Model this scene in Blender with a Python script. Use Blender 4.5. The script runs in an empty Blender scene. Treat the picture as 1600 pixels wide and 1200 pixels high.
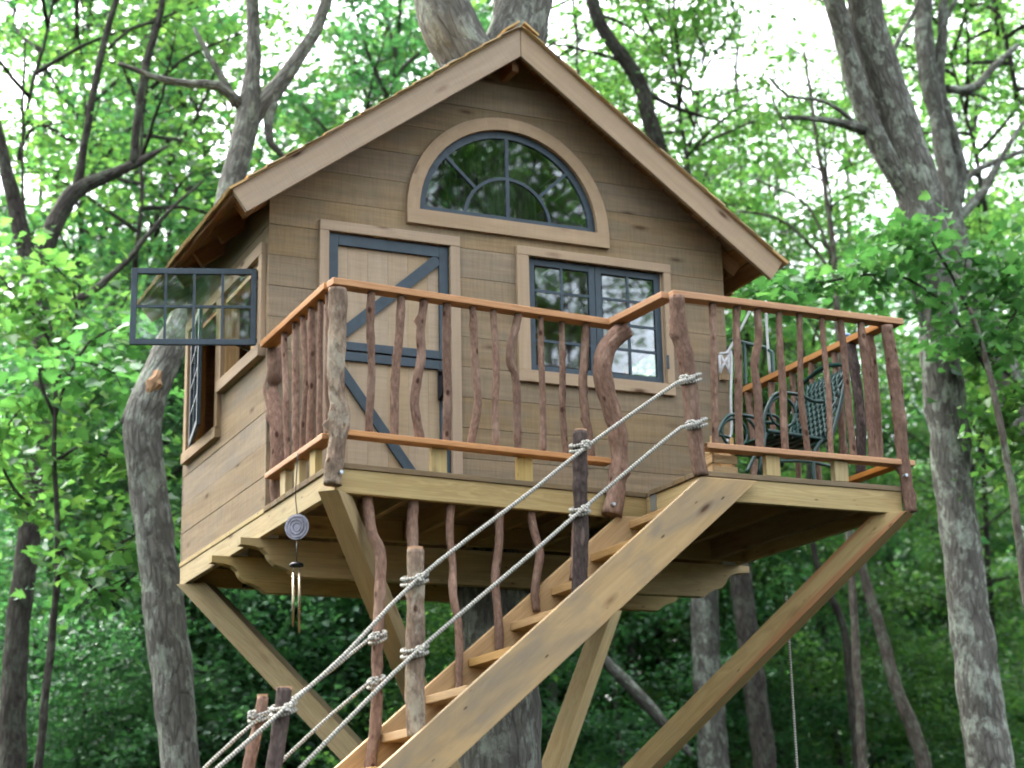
import bpy, math, random
import numpy as np
from mathutils import Vector, Matrix, noise

# ------------------------------------------------------------------ camera, sky, sun, exposure
SC = bpy.context.scene
COL = SC.collection
CAM = Vector((-2.90085, -9.77629, -2.07393))
RX = Vector((0.9136166, -0.4060737, -0.0202209))
UP = Vector((-0.0888857, -0.2480188, 0.9646689))
FW = Vector((0.3967418, 0.8795401, 0.2626882))
FPX = 2915.17                                   # focal length in pixels of the 1600 px wide photograph
cd = bpy.data.cameras.new('camera')
cam = bpy.data.objects.new('camera', cd); COL.objects.link(cam)
cam.matrix_world = Matrix(((RX.x, UP.x, -FW.x, CAM.x), (RX.y, UP.y, -FW.y, CAM.y), (RX.z, UP.z, -FW.z, CAM.z), (0, 0, 0, 1)))
cd.sensor_width = 36.0; cd.lens = FPX / 1600 * 36.0
cd.clip_start = 0.1; cd.clip_end = 3000
cd.dof.use_dof = True; cd.dof.focus_distance = 10.4; cd.dof.aperture_fstop = 2.1
SC.camera = cam

world = bpy.data.worlds.new('World'); SC.world = world; world.use_nodes = True
wn = world.node_tree; wn.nodes.clear()
SUN_EL, SUN_AZ = math.radians(58), math.radians(335)     # azimuth measured clockwise from +Y
sky = wn.nodes.new('ShaderNodeTexSky'); sky.sky_type = 'NISHITA'; sky.sun_disc = False
sky.sun_elevation = SUN_EL; sky.sun_rotation = SUN_AZ; sky.dust_density = 7.0; sky.air_density = 1.0; sky.ozone_density = 1.0
bg = wn.nodes.new('ShaderNodeBackground'); bg.inputs[1].default_value = 0.15
wo = wn.nodes.new('ShaderNodeOutputWorld')
hz_ = wn.nodes.new('ShaderNodeHueSaturation'); hz_.inputs['Saturation'].default_value = .38      # thin white overcast over the whole sky
wn.links.new(sky.outputs[0], hz_.inputs['Color']); wn.links.new(hz_.outputs[0], bg.inputs[0]); wn.links.new(bg.outputs[0], wo.inputs[0])
sd = bpy.data.lights.new('sun', 'SUN'); sd.energy = 1.2; sd.angle = math.radians(45); sd.color = (1.0, .96, .9)
sun = bpy.data.objects.new('sun', sd); COL.objects.link(sun)
sdir = Vector((math.sin(SUN_AZ) * math.cos(SUN_EL), math.cos(SUN_AZ) * math.cos(SUN_EL), math.sin(SUN_EL)))
sun.rotation_euler = sdir.to_track_quat('Z', 'Y').to_euler()
SC.view_settings.view_transform = 'Standard'; SC.view_settings.look = 'None'
SC.view_settings.exposure = 3.25; SC.view_settings.gamma = 1.0; SC.view_settings.use_curve_mapping = False
SC.render.engine = 'CYCLES'
cy = SC.cycles
cy.use_denoising = True; cy.max_bounces = 7; cy.diffuse_bounces = 4; cy.glossy_bounces = 3
cy.transmission_bounces = 5; cy.transparent_max_bounces = 12; cy.caustics_reflective = False; cy.caustics_refractive = False
cy.filter_width = 1.9

GROUND = -3.75
rnd = random.Random(7)
nrs = np.random.RandomState(11)

# ------------------------------------------------------------------ helpers
def ray(px, py):
    return FW + RX * ((px - 800) / FPX) - UP * ((py - 600) / FPX)
def at(px, py, Y):
    d = ray(px, py); return CAM + d * ((Y - CAM.y) / d.y)
def atx(px, py, X):
    d = ray(px, py); return CAM + d * ((X - CAM.x) / d.x)
def mpp(P):                                       # metres per photo pixel at a point
    return (Vector(P) - CAM).dot(FW) / FPX

def tag(o, label=None, cat=None, group=None, kind=None):
    if label: o['label'] = label
    if cat: o['category'] = cat
    if group: o['group'] = group
    if kind: o['kind'] = kind
    return o
def empty(name, loc=(0, 0, 0), parent=None, **k):
    o = bpy.data.objects.new(name, None); COL.objects.link(o); o.location = loc; o.empty_display_size = .1
    if parent: o.parent = parent; o.matrix_parent_inverse = Matrix.Identity(4)
    return tag(o, **k)

class MB:
    def __init__(s): s.v = []; s.f = []; s.g = []; s.n = 0
    def add(s, verts, faces, grain):
        s.v += [tuple(v) for v in verts]; s.g += [tuple(g) for g in grain]
        s.f += [tuple(i + s.n for i in f) for f in faces]; s.n += len(verts)
        return s
    def beam(s, p0, p1, w, h, up=(0, 0, 1), off=None):
        """box from p0 to p1, w sideways, h along up"""
        p0, p1 = Vector(p0), Vector(p1); ax = p1 - p0; L = ax.length; ax.normalize()
        
        if abs(ax.dot(Vector(up).normalized())) > .99: up = (0, 1, 0) if abs(ax.y) < .9 else (1, 0, 0); w, h = h, w
        side = ax.cross(Vector(up)).normalized(); u = side.cross(ax).normalized()
        o = Vector((rnd.random() * 50, rnd.random() * 50, rnd.random() * 50)) if off is None else off
        V = []; G = []
        for a in (0, L):
            for b, c in ((-w / 2, -h / 2), (w / 2, -h / 2), (w / 2, h / 2), (-w / 2, h / 2)):
                V.append(p0 + ax * a + side * b + u * c); G.append(o + Vector((a, b, c)))
        return s.add(V, [(0, 3, 2, 1), (4, 5, 6, 7), (0, 1, 5, 4), (1, 2, 6, 5), (2, 3, 7, 6), (3, 0, 4, 7)][:], G)
    def box(s, lo, hi, axis=0):
        lo, hi = Vector(lo), Vector(hi); m = (lo + hi) / 2
        e = [(1, 0, 0), (0, 1, 0), (0, 0, 1)][axis]; a = m.copy(); b = m.copy(); a[axis] = lo[axis]; b[axis] = hi[axis]
        d = hi - lo
        if axis == 0: return s.beam(a, b, d.y, d.z)
        if axis == 1: return s.beam(a, b, d.x, d.z)
        return s.beam(a, b, d.x, d.y, up=(0, 1, 0))
    def prism(s, pts, depth, gdir=None, off=None):
        """pts: planar 3D loop; depth: vector to extrude along"""
        pts = [Vector(p) for p in pts]; n = len(pts); depth = Vector(depth)
        o = Vector((rnd.random() * 50, rnd.random() * 50, rnd.random() * 50)) if off is None else off
        gd = Vector(gdir).normalized() if gdir is not None else (pts[1] - pts[0]).normalized()
        dn = depth.normalized(); sd_ = gd.cross(dn).normalized()
        V = pts + [p + depth for p in pts]
        G = [o + Vector((p.dot(gd), p.dot(sd_), p.dot(dn))) for p in V]
        F = [tuple(range(n - 1, -1, -1)), tuple(range(n, 2 * n))] + [(i, (i + 1) % n, (i + 1) % n + n, i + n) for i in range(n)]
        return s.add(V, F, G)
    def tube(s, pts, rad, n=8, seg=None, jit=0.0, bump=0.0, knots=0, cap=True, seed=0, smooth=True, freq=6.0):
        """smooth tube through pts with radii rad; jit wanders the axis, bump roughens the radius, knots adds stubs"""
        P = [Vector(p) for p in pts]
        R = list(rad) if hasattr(rad, '__len__') else [rad] * len(P)
        if smooth and len(P) > 2:
            Q = []; RR = []
            for i in range(len(P) - 1):
                a = P[max(i - 1, 0)]; b = P[i]; c = P[i + 1]; d = P[min(i + 2, len(P) - 1)]
                k = max(1, int(round((c - b).length / (seg or 1e9)))) if seg else 4
                for j in range(k):
                    t = j / k
                    Q.append(.5 * ((2 * b) + (c - a) * t + (2 * a - 5 * b + 4 * c - d) * t * t + (3 * b - a - 3 * c + d) * t ** 3))
                    RR.append(R[i] * (1 - t) + R[i + 1] * t)
            Q.append(P[-1]); RR.append(R[-1])
        elif seg:
            Q = []; RR = []
            for i in range(len(P) - 1):
                k = max(1, int(round((P[i + 1] - P[i]).length / seg)))
                for j in range(k):
                    t = j / k; Q.append(P[i].lerp(P[i + 1], t)); RR.append(R[i] * (1 - t) + R[i + 1] * t)
            Q.append(P[-1]); RR.append(R[-1])
        else: Q, RR = P, R
        sv = Vector((seed * 3.17, seed * 1.7, 5.1))
        if jit:
            Q = [q + noise.noise_vector(q * 3.0 + sv) * jit for q in Q]
        kn = [(rnd.uniform(.05, .95), rnd.uniform(0, 6.28), rnd.uniform(.3, .7)) for _ in range(knots)]
        S = [0.0]
        for i in range(1, len(Q)): S.append(S[-1] + (Q[i] - Q[i - 1]).length)
        T = (Q[1] - Q[0]).normalized()
        nrm = T.orthogonal().normalized(); V = []; G = []; F = []
        o = Vector((rnd.random() * 50, rnd.random() * 50, rnd.random() * 50))
        for i, q in enumerate(Q):
            t = (Q[min(i + 1, len(Q) - 1)] - Q[max(i - 1, 0)]).normalized()
            nrm = (nrm - t * nrm.dot(t)).normalized(); bn = t.cross(nrm)
            for j in range(n):
                a = 2 * math.pi * j / n; d = nrm * math.cos(a) + bn * math.sin(a); r = RR[i]
                if bump: r *= 1 + bump * noise.noise((q + d * r) * freq + sv)
                for kt, ka, kh in kn:
                    ds = (S[i] - kt * S[-1]) / (RR[i] * .55); da = math.atan2(math.sin(a - ka), math.cos(a - ka)) / .6
                    r += RR[i] * kh * math.exp(-ds * ds - da * da)
                V.append(q + d * r); G.append(o + Vector((S[i], math.cos(a) * RR[i], math.sin(a) * RR[i])))
            if i:
                b = (i - 1) * n; F += [(b + j, b + (j + 1) % n, b + n + (j + 1) % n, b + n + j) for j in range(n)]
        if cap:
            F.append(tuple(range(n - 1, -1, -1))); F.append(tuple((len(Q) - 1) * n + j for j in range(n)))
        return s.add(V, F, G)
    def mesh(s, name):
        me = bpy.data.meshes.new(name); me.from_pydata(s.v, [], s.f)
        a = me.attributes.new('g', 'FLOAT_VECTOR', 'POINT')
        a.data.foreach_set('vector', np.array(s.g, dtype=np.float32).ravel())
        return me
    def build(s, name, mat, parent=None, smooth=False, bevel=0.0, **k):
        me = s.mesh(name); me.materials.append(mat)
        if smooth:
            me.polygons.foreach_set('use_smooth', [len(p.vertices) < 5 for p in me.polygons])
        o = bpy.data.objects.new(name, me); COL.objects.link(o)
        if parent: o.parent = parent
        if bevel:
            b = o.modifiers.new('edge', 'BEVEL'); b.width = bevel; b.segments = 2; b.limit_method = 'ANGLE'; b.angle_limit = .6
        return tag(o, **k)

# ------------------------------------------------------------------ materials
def newmat(name):
    m = bpy.data.materials.new(name); m.use_nodes = True; nt = m.node_tree; nt.nodes.clear()
    out = nt.nodes.new('ShaderNodeOutputMaterial'); return m, nt, out
class NT:
    def __init__(s, nt): s.nt = nt
    def n(s, t, **k):
        nd = s.nt.nodes.new(t)
        for a, b in k.items():
            if a.startswith('i_'): nd.inputs[a[2:].replace('_', ' ')].default_value = b
            else: setattr(nd, a, b)
        return nd
    def l(s, a, b): s.nt.links.new(a, b)
    def attr(s, nm='g'):
        return s.n('ShaderNodeAttribute', attribute_name=nm).outputs['Vector']
    def scale(s, vec, sc):
        m = s.n('ShaderNodeMapping'); s.l(vec, m.inputs[0]); m.inputs['Scale'].default_value = sc; return m.outputs[0]
    def noise(s, vec, scale=1., detail=4., rough=.55, dist=0.):
        x = s.n('ShaderNodeTexNoise'); s.l(vec, x.inputs['Vector']); x.inputs['Scale'].default_value = scale
        x.inputs['Detail'].default_value = detail; x.inputs['Roughness'].default_value = rough; x.inputs['Distortion'].default_value = dist
        return x.outputs[0]
    def ramp(s, fac, stops, interp='LINEAR'):
        r = s.n('ShaderNodeValToRGB'); r.color_ramp.interpolation = interp; s.l(fac, r.inputs[0]); e = r.color_ramp.elements
        while len(e) < len(stops): e.new(.5)
        for i, (p, c) in enumerate(stops):
            e[i].position = p; e[i].color = (c, c, c, 1) if not hasattr(c, '__len__') else (*c[:3], 1)
        return r.outputs[0]
    def mix(s, a, b, fac, mode='MIX'):
        m = s.n('ShaderNodeMix', data_type='RGBA', blend_type=mode)
        for v, i in ((fac, 0), (a, 6), (b, 7)):
            if isinstance(v, bpy.types.NodeSocket): s.l(v, m.inputs[i])
            elif i == 0: m.inputs[0].default_value = v
            else: m.inputs[i].default_value = (*v[:3], 1) if hasattr(v, '__len__') else (v, v, v, 1)
        return m.outputs[2]
    def math(s, op, a, b=0.5):
        m = s.n('ShaderNodeMath', operation=op)
        for v, i in ((a, 0), (b, 1)):
            if isinstance(v, bpy.types.NodeSocket): s.l(v, m.inputs[i])
            else: m.inputs[i].default_value = v
        return m.outputs[0]
    def bsdf(s, out, col, rough=.7, bump=None, bstr=.3, bdist=.01, spec=.3, **k):
        p = s.n('ShaderNodeBsdfPrincipled')
        if isinstance(col, bpy.types.NodeSocket): s.l(col, p.inputs['Base Color'])
        else: p.inputs['Base Color'].default_value = (*col, 1)
        if isinstance(rough, bpy.types.NodeSocket): s.l(rough, p.inputs['Roughness'])
        else: p.inputs['Roughness'].default_value = rough
        p.inputs['Specular IOR Level'].default_value = spec
        for a, b in k.items(): p.inputs[a.replace('_', ' ')].default_value = b
        if bump is not None:
            b = s.n('ShaderNodeBump'); b.inputs['Strength'].default_value = bstr; b.inputs['Distance'].default_value = bdist
            s.l(bump, b.inputs['Height']); s.l(b.outputs[0], p.inputs['Normal'])
        s.l(p.outputs[0], out.inputs[0]); return p

def wood(name, light, dark, stain=None, stain_amt=.5, knot=.6, saw=0., vary=.25, rough=.75, grain=1.0, streak=None, nails=0, band=1.0):
    m, nt, out = newmat(name); N = NT(nt); g = N.attr()
    f1 = N.noise(N.scale(g, (1.3, 28 * grain, 28 * grain)), 1, 5, .6, .4)
    f2 = N.noise(N.scale(g, (3, 160, 160)), 1, 2, .6)
    c = N.mix(dark, light, N.ramp(f1, [(.3, 0.), (.68, 1.)]))
    f3 = N.noise(N.scale(g, (.55, 9, 9)), 1, 4, .6, 1.6)                   # broad cathedral grain bands
    c = N.mix(c, N.mix(c, (.62, .55, .46), 1, 'MULTIPLY'), N.ramp(f3, [(.36, 0.), (.42, .5 * band), (.47, .05 * band), (.53, .55 * band), (.58, 0.), (.66, .45 * band), (.72, .1 * band)]))
    c = N.mix(c, N.mix(c, (.25, .2, .15), 1, 'MULTIPLY'), N.ramp(f2, [(.55, 0.), (.8, .18)]))
    if stain is not None:
        st = N.noise(N.scale(g, (1.6, 5, 5)), 1, 5, .6, .8)
        c = N.mix(c, stain, N.ramp(st, [(.44, 0.), (.68, stain_amt)]))
    if streak is not None:
        s2 = N.noise(N.scale(g, (.5, 13, 13)), 1, 3, .5)
        c = N.mix(c, streak, N.ramp(s2, [(.52, 0.), (.62, .8)]))
    if knot:
        v = N.n('ShaderNodeTexVoronoi', feature='F1'); N.l(N.scale(g, (2.1, 7, 7)), v.inputs['Vector']); v.inputs['Scale'].default_value = 1.; v.inputs['Randomness'].default_value = 1.
        k = N.ramp(v.outputs['Distance'], [(.05, 1.), (.09, .45), (.17, 0.)])
        c = N.mix(c, N.mix(c, (.22, .12, .07), 1, 'MULTIPLY'), N.math('MULTIPLY', k, knot))
    h = f2
    if nails:
        v2 = N.n('ShaderNodeTexVoronoi', feature='F1'); N.l(N.scale(g, (5.5, 16, 16)), v2.inputs['Vector']); v2.inputs['Scale'].default_value = 1.
        c = N.mix(c, N.mix(c, (.18, .14, .12), 1, 'MULTIPLY'), N.math('MULTIPLY', N.ramp(v2.outputs['Distance'], [(.05, 1.), (.10, 0.)]), nails))
    if saw:
        w = N.noise(N.scale(g, (70, 5, 5)), 1, 3, .7)
        c = N.mix(c, N.mix(c, (.62, .6, .58), 1, 'MULTIPLY'), N.ramp(w, [(.42, 0.), (.66, saw)]))
        h = N.math('ADD', w, f2)
    oi = N.n('ShaderNodeObjectInfo')
    hs = N.n('ShaderNodeHueSaturation'); N.l(c, hs.inputs['Color'])
    N.l(N.math('MULTIPLY_ADD', oi.outputs['Random'], vary), hs.inputs['Value'])
    hs.inputs['Value'].default_value = 1
    mm = hs.inputs['Value'].links[0].from_node; mm.inputs[2].default_value = 1 - vary / 2
    b2 = N.math('FRACT', N.math('MULTIPLY', oi.outputs['Random'], 17.3))
    s_ = N.math('MULTIPLY_ADD', b2, .25); s_.node.inputs[2].default_value = .87; N.l(s_, hs.inputs['Saturation'])
    N.bsdf(out, hs.outputs[0], rough, h, .35, .004)
    return m

def bark(name, dark, mid, light, lichen=None, lich_amt=.5, sx=10., sy=40., peel=None, bstr=.8, bdist=.02, lsc=6., crk=.4, knotty=False):
    m, nt, out = newmat(name); N = NT(nt); g = N.attr()
    gs = N.scale(g, (sx, sy, sy))
    a = N.noise(gs, 1, 6, .65, .6)
    v = N.n('ShaderNodeTexVoronoi', feature='DISTANCE_TO_EDGE'); N.l(gs, v.inputs['Vector']); v.inputs['Scale'].default_value = .55
    crack = N.ramp(v.outputs['Distance'], [(.0, 0.), (.22, 1.)])
    c = N.mix(dark, mid, N.ramp(a, [(.3, 0.), (.6, 1.)]))
    c = N.mix(c, light, N.ramp(N.noise(N.scale(g, (4, 9, 9)), 1, 5, .6), [(.5, 0.), (.72, .8)]))
    c = N.mix(N.mix(c, (.35, .33, .3), 1, 'MULTIPLY'), c, N.math('MAXIMUM', crack, 1 - crk))
    if peel is not None:
        c = N.mix(c, peel, N.ramp(N.noise(N.scale(g, (7, 22, 22)), 1, 3, .5), [(.64, 0.), (.7, .7)]))
    if knotty:
        v2 = N.n('ShaderNodeTexVoronoi', feature='F1'); N.l(N.scale(g, (9, 16, 16)), v2.inputs['Vector']); v2.inputs['Scale'].default_value = 1.
        c = N.mix(c, N.mix(c, (.25, .16, .12), 1, 'MULTIPLY'), N.ramp(v2.outputs['Distance'], [(.10, .9), (.2, 0.)]))
    if lichen is not None:
        ln = N.noise(N.scale(g, (lsc, lsc * 1.5, lsc * 1.5)), 1, 6, .68, .3)
        lf = N.ramp(ln, [(.50, 0.), (.57, lich_amt)])
        lf = N.math('MULTIPLY', lf, N.ramp(N.noise(N.scale(g, (14, 22, 22)), 1, 4, .7), [(.35, .25), (.6, 1.)])); c = N.mix(c, lichen, lf)
    oi = N.n('ShaderNodeObjectInfo'); hs = N.n('ShaderNodeHueSaturation'); N.l(c, hs.inputs['Color'])
    x = N.math('MULTIPLY_ADD', oi.outputs['Random'], .3); x.node.inputs[2].default_value = .85; N.l(x, hs.inputs['Value'])
    N.bsdf(out, hs.outputs[0], .9, N.math('ADD', N.math('MULTIPLY', crack, .6), a), bstr, bdist, .15)
    return m

def leafmat(name, c1, c2, c3, trans=1.3, mixf=.5):
    m, nt, out = newmat(name); N = NT(nt)
    s = N.n('ShaderNodeSeparateXYZ'); N.l(N.attr(), s.inputs[0])
    c = N.ramp(s.outputs[0], [(0., c1), (.55, c2), (1., c3)])
    d = N.n('ShaderNodeBsdfDiffuse'); t = N.n('ShaderNodeBsdfTranslucent'); N.l(c, d.inputs[0])
    tc = N.mix(c, (1.0 * trans, 1.15 * trans, .75 * trans), 1, 'MULTIPLY'); N.l(tc, t.inputs[0])
    mx = N.n('ShaderNodeMixShader'); mx.inputs[0].default_value = mixf; N.l(d.outputs[0], mx.inputs[1]); N.l(t.outputs[0], mx.inputs[2])
    gl = N.n('ShaderNodeBsdfGlossy'); gl.inputs['Roughness'].default_value = .42; gl.inputs[0].default_value = (.75, .85, .8, 1)
    m2 = N.n('ShaderNodeMixShader'); m2.inputs[0].default_value = .07; N.l(mx.outputs[0], m2.inputs[1]); N.l(gl.outputs[0], m2.inputs[2])
    N.l(m2.outputs[0], out.inputs[0]); return m

def plain(name, col, rough=.5, metal=0., var=.15, sc=30., bstr=.1, spec=.4):
    m, nt, out = newmat(name); N = NT(nt); g = N.attr()
    a = N.noise(g, sc, 4, .6); b = N.noise(g, sc * .2, 4, .6)
    c = N.mix(tuple(x * (1 - var) for x in col), tuple(min(1, x * (1 + var)) for x in col), N.ramp(b, [(.35, 0.), (.65, 1.)]))
    N.bsdf(out, c, N.ramp(a, [(.3, max(0, rough - .12)), (.7, min(1, rough + .12))]), a, bstr, .003, spec, Metallic=metal)
    return m

M = {}
M['siding'] = wood('siding_wood', (.345, .255, .155), (.235, .172, .102), (.20, .18, .14), .55, .7, .35, .18, .85, .6, band=.35)
M['trim'] = wood('trim_wood', (.455, .335, .22), (.375, .27, .17), (.34, .26, .18), .3, .9, .10, .10, .8, .6, band=.2)
M['doorwood'] = wood('door_wood', (.46, .35, .23), (.39, .295, .19), (.42, .32, .215), .2, .35, .3, .07, .8, .6, band=.15)
M['treated'] = wood('treated_pine', (.55, .41, .18), (.43, .31, .12), (.40, .33, .15), .5, .9, 0, .14, .7, .5, nails=.7)
M['cedar'] = wood('cedar_rail', (.62, .31, .12), (.50, .225, .08), (.55, .31, .15), .4, .3, 0, .12, .6)
M['stair'] = wood('weathered_stringer', (.50, .345, .17), (.41, .275, .13), (.21, .185, .145), .7, .9, 0, .1, .8, .5, nails=.9, band=.4)
M['tread'] = wood('stair_tread_wood', (.56, .36, .15), (.45, .27, .11), (.42, .3, .15), .3, .5, 0, .15, .7)
M['brace'] = wood('brace_timber', (.50, .36, .15), (.40, .27, .10), (.35, .28, .13), .4, .9, 0, .1, .75, .5, nails=.6, streak=(.38, .16, .06))
M['brace2'] = wood('brace_timber_pale', (.46, .35, .18), (.37, .27, .12), (.30, .25, .13), .4, .8, 0, .1, .75, .5)
M['underdeck'] = wood('deck_board_wood', (.26, .185, .10), (.19, .135, .07), (.15, .12, .075), .6, .7, 0, .2, .8, .5)  # wood tone darkened to stand in for shade beneath the deck
M['joist'] = wood('joist_wood', (.36, .255, .125), (.27, .19, .085), (.24, .19, .10), .6, .7, 0, .15, .8, .5)  # darker copy of the deck lumber, underside shade put into its colour
M['shingle'] = wood('cedar_shingle', (.72, .53, .28), (.56, .37, .18), (.40, .30, .18), .4, 0, 0, .35, .8)
M['sheath'] = wood('roof_sheathing', (.40, .22, .10), (.28, .15, .065), (.2, .12, .06), .4, .7, 0, .25, .8)
M['inner'] = wood('interior_pine', (.50, .24, .09), (.36, .16, .055), (.3, .15, .06), .4, .7, 0, .1, .7)
M['jamb'] = wood('window_jamb_pine', (.66, .47, .26), (.56, .38, .19), (.55, .35, .18), .3, .3, 0, .1, .7)
M['blue'] = plain('slate_blue_paint', (.040, .062, .078), .5, 0, .18, 40, .15)
M['iron'] = plain('black_iron', (.02, .02, .022), .45, .6, .2)
M['steel'] = plain('galvanised_steel', (.48, .53, .58), .4, .7, .15)
M['greenpaint'] = plain('dark_green_paint', (.009, .052, .042), .35, 0, .2, 60, .1, .6)
M['slate'] = plain('chime_disc_stone', (.22, .22, .27), .6, 0, .5, 90, .6)
M['tubemetal'] = plain('chime_tube_brass', (.40, .33, .22), .35, .8, .15)
M['bluebulb'] = plain('blue_glass_knob', (.10, .18, .33), .15, 0, .2)
M['stick'] = bark('red_brown_branch_bark', (.14, .082, .058), (.26, .16, .115), (.37, .255, .19), None, 0, 30, 75, peel=(.36, .24, .17), crk=.25, bstr=.35, knotty=True, bdist=.006)
M['stick2'] = bark('grey_brown_branch_bark', (.13, .092, .066), (.25, .18, .13), (.42, .33, .23), (.46, .42, .32), .6, 26, 70, peel=(.42, .29, .2), crk=.3, bstr=.4, knotty=True, bdist=.006)
M['stickdark'] = bark('dark_branch_bark', (.05, .038, .034), (.105, .08, .07), (.17, .13, .11), None, 0, 28, 75, peel=(.20, .14, .11), crk=.4, bstr=.4, knotty=True, bdist=.006)
M['cut'] = plain('cut_wood_end', (.50, .30, .17), .8, 0, .25, 60)
M['bark'] = bark('oak_bark', (.105, .10, .085), (.175, .17, .148), (.26, .257, .225), (.36, .40, .33), .85)
M['barklich'] = bark('lichen_covered_bark', (.13, .125, .11), (.21, .205, .18), (.285, .28, .245), (.36, .40, .33), .8, lsc=5.)
M['barkdark'] = bark('dark_bark', (.04, .036, .031), (.085, .075, .065), (.13, .118, .10), (.15, .18, .13), .4)  # darkest trunk bark, also on limbs and twigs
M['barkpale'] = bark('pale_sapling_bark', (.09, .075, .06), (.17, .145, .12), (.25, .215, .18), (.28, .33, .24), .5)
M['wound'] = bark('broken_heartwood', (.30, .16, .08), (.55, .36, .22), (.66, .50, .36), None, 0, 3, 40, bstr=.6)
M['leafA'] = leafmat('maple_leaf', (.056, .14, .040), (.09, .205, .056), (.15, .262, .07), 1.9)
M['leafB'] = leafmat('oak_leaf', (.036, .11, .050), (.058, .17, .068), (.092, .22, .085), 1.9)
M['leafC'] = leafmat('young_bright_leaf', (.068, .19, .060), (.094, .25, .078), (.14, .30, .095), 1.3)
M['leafD'] = leafmat('deep_green_leaf', (.034, .095, .046), (.052, .135, .06), (.08, .18, .074), 1.8)  # darkest of the leaf greens

def ropemat():
    m, nt, out = newmat('twisted_rope'); N = NT(nt); g = N.attr()
    w = N.n('ShaderNodeTexWave'); N.l(N.scale(g, (1, .9, .9)), w.inputs['Vector']); w.inputs['Scale'].default_value = 22; w.inputs['Distortion'].default_value = 1.
    c = N.mix((.26, .25, .21), (.44, .43, .38), N.ramp(w.outputs[1], [(.2, 0.), (.7, 1.)]))
    N.bsdf(out, c, .85, w.outputs[1], .7, .006, .2); return m
M['rope'] = ropemat()
m, nt, out = newmat('white_cotton_rope'); N = NT(nt); N.bsdf(out, N.ramp(N.noise(N.attr(), 60), [(.3, .42), (.7, .6)]), .8, spec=.2); M['whiterope'] = m

def glassmat():
    m, nt, out = newmat('window_glass'); N = NT(nt)
    f = N.n('ShaderNodeFresnel'); f.inputs[0].default_value = 1.75
    g = N.n('ShaderNodeBsdfGlossy'); g.inputs['Roughness'].default_value = .02; g.inputs[0].default_value = (.95, .97, 1, 1)
    t = N.n('ShaderNodeBsdfTransparent'); t.inputs[0].default_value = (.93, .96, .94, 1)
    mx = N.n('ShaderNodeMixShader'); N.l(f.outputs[0], mx.inputs[0]); N.l(t.outputs[0], mx.inputs[1]); N.l(g.outputs[0], mx.inputs[2])
    N.l(mx.outputs[0], out.inputs[0]); return m
M['glass'] = glassmat()
m, nt, out = newmat('forest_floor'); N = NT(nt); tcx = N.n('ShaderNodeTexCoord').outputs['Object']
N.bsdf(out, N.mix((.022, .016, .011), (.02, .035, .012), N.ramp(N.noise(tcx, .8, 8, .65), [(.42, 0.), (.62, 1.)])), .95, N.noise(tcx, 6, 6), .6, .1); M['floor'] = m

# ------------------------------------------------------------------ ground
mb = MB(); n = 40; V = []; F = []
for i in range(n + 1):
    for j in range(n + 1):
        x = (i / n * 2 - 1); y = (j / n * 2 - 1); x = math.copysign(abs(x) ** 2.2, x) * 900; y = math.copysign(abs(y) ** 2.2, y) * 900
        r = math.hypot(x, y); z = GROUND - .02 + noise.noise(Vector((x * .07, y * .07, 0))) * min(.5, max(0, (r - 8) * .05))
        V.append((x, y, z))
for i in range(n):
    for j in range(n): a = i * (n + 1) + j; F.append((a, a + n + 1, a + n + 2, a + 1))
mb.add(V, F, V); mb.build('ground', M['floor'], smooth=True, kind='structure')

# ================================================================== THE TREE HOUSE
W, L = 3.005, 1.88
XR = 3.08                                  # right edge of the deck
SL = 0.728                                 # roof slope
def roofz(x): return 3.05 - SL * abs(x - W / 2)     # top edge of the rake boards
house = empty('tree_house', (1.5, .3, GROUND), label='brown timber tree house with gabled roof, arched window and branch-railed deck', cat='tree house')
house.location = (0, 0, 0)

# wall pieces cut from a row [z0,z1] around the openings
def cells(u0, u1, z0, z1, top, holes, step=None):
    br = {u0, u1}
    for h in holes:
        if h[0] == 'r': br |= {h[1], h[2]}
        else:
            for k in range(25): br.add(h[1] - h[3] * math.cos(math.pi * k / 24))
    br.add(W / 2)
    for zz in (z0, z1):
        for sg in (-1, 1):
            xx = W / 2 + sg * (3.05 - .035 - zz) / SL
            br.add(xx)
    br = sorted(b for b in br if u0 - 1e-6 <= b <= u1 + 1e-6)
    if u1 not in br: br.append(u1)
    res = []
    for a, b in zip(br, br[1:]):
        if b - a < 1e-4 or top((a + b) / 2) <= z0: continue
        iv = [(z0, min(z1, top(a)), z0, min(z1, top(b)))]
        for h in holes:
            m_ = (a + b) / 2
            if h[0] == 'r':
                if not (h[1] < m_ < h[2]): continue
                ha = (h[3], h[4], h[3], h[4])
            else:
                if abs(m_ - h[1]) > h[3]: continue
                fa = lambda u: h[2] + math.sqrt(max(0, h[3] ** 2 - (u - h[1]) ** 2))
                ha = (h[2], fa(a), h[2], fa(b))
            nx = []
            for lo, hi, lo2, hi2 in iv:
                nx.append((lo, min(hi, ha[0]), lo2, min(hi2, ha[2]))); nx.append((max(lo, ha[1]), hi, max(lo2, ha[3]), hi2))
            iv = nx
        for lo, hi, lo2, hi2 in iv:
            if hi - lo < 1e-4 and hi2 - lo2 < 1e-4: continue
            res.append((a, b, lo, max(lo, hi), lo2, max(lo2, hi2)))
    return res
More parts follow.
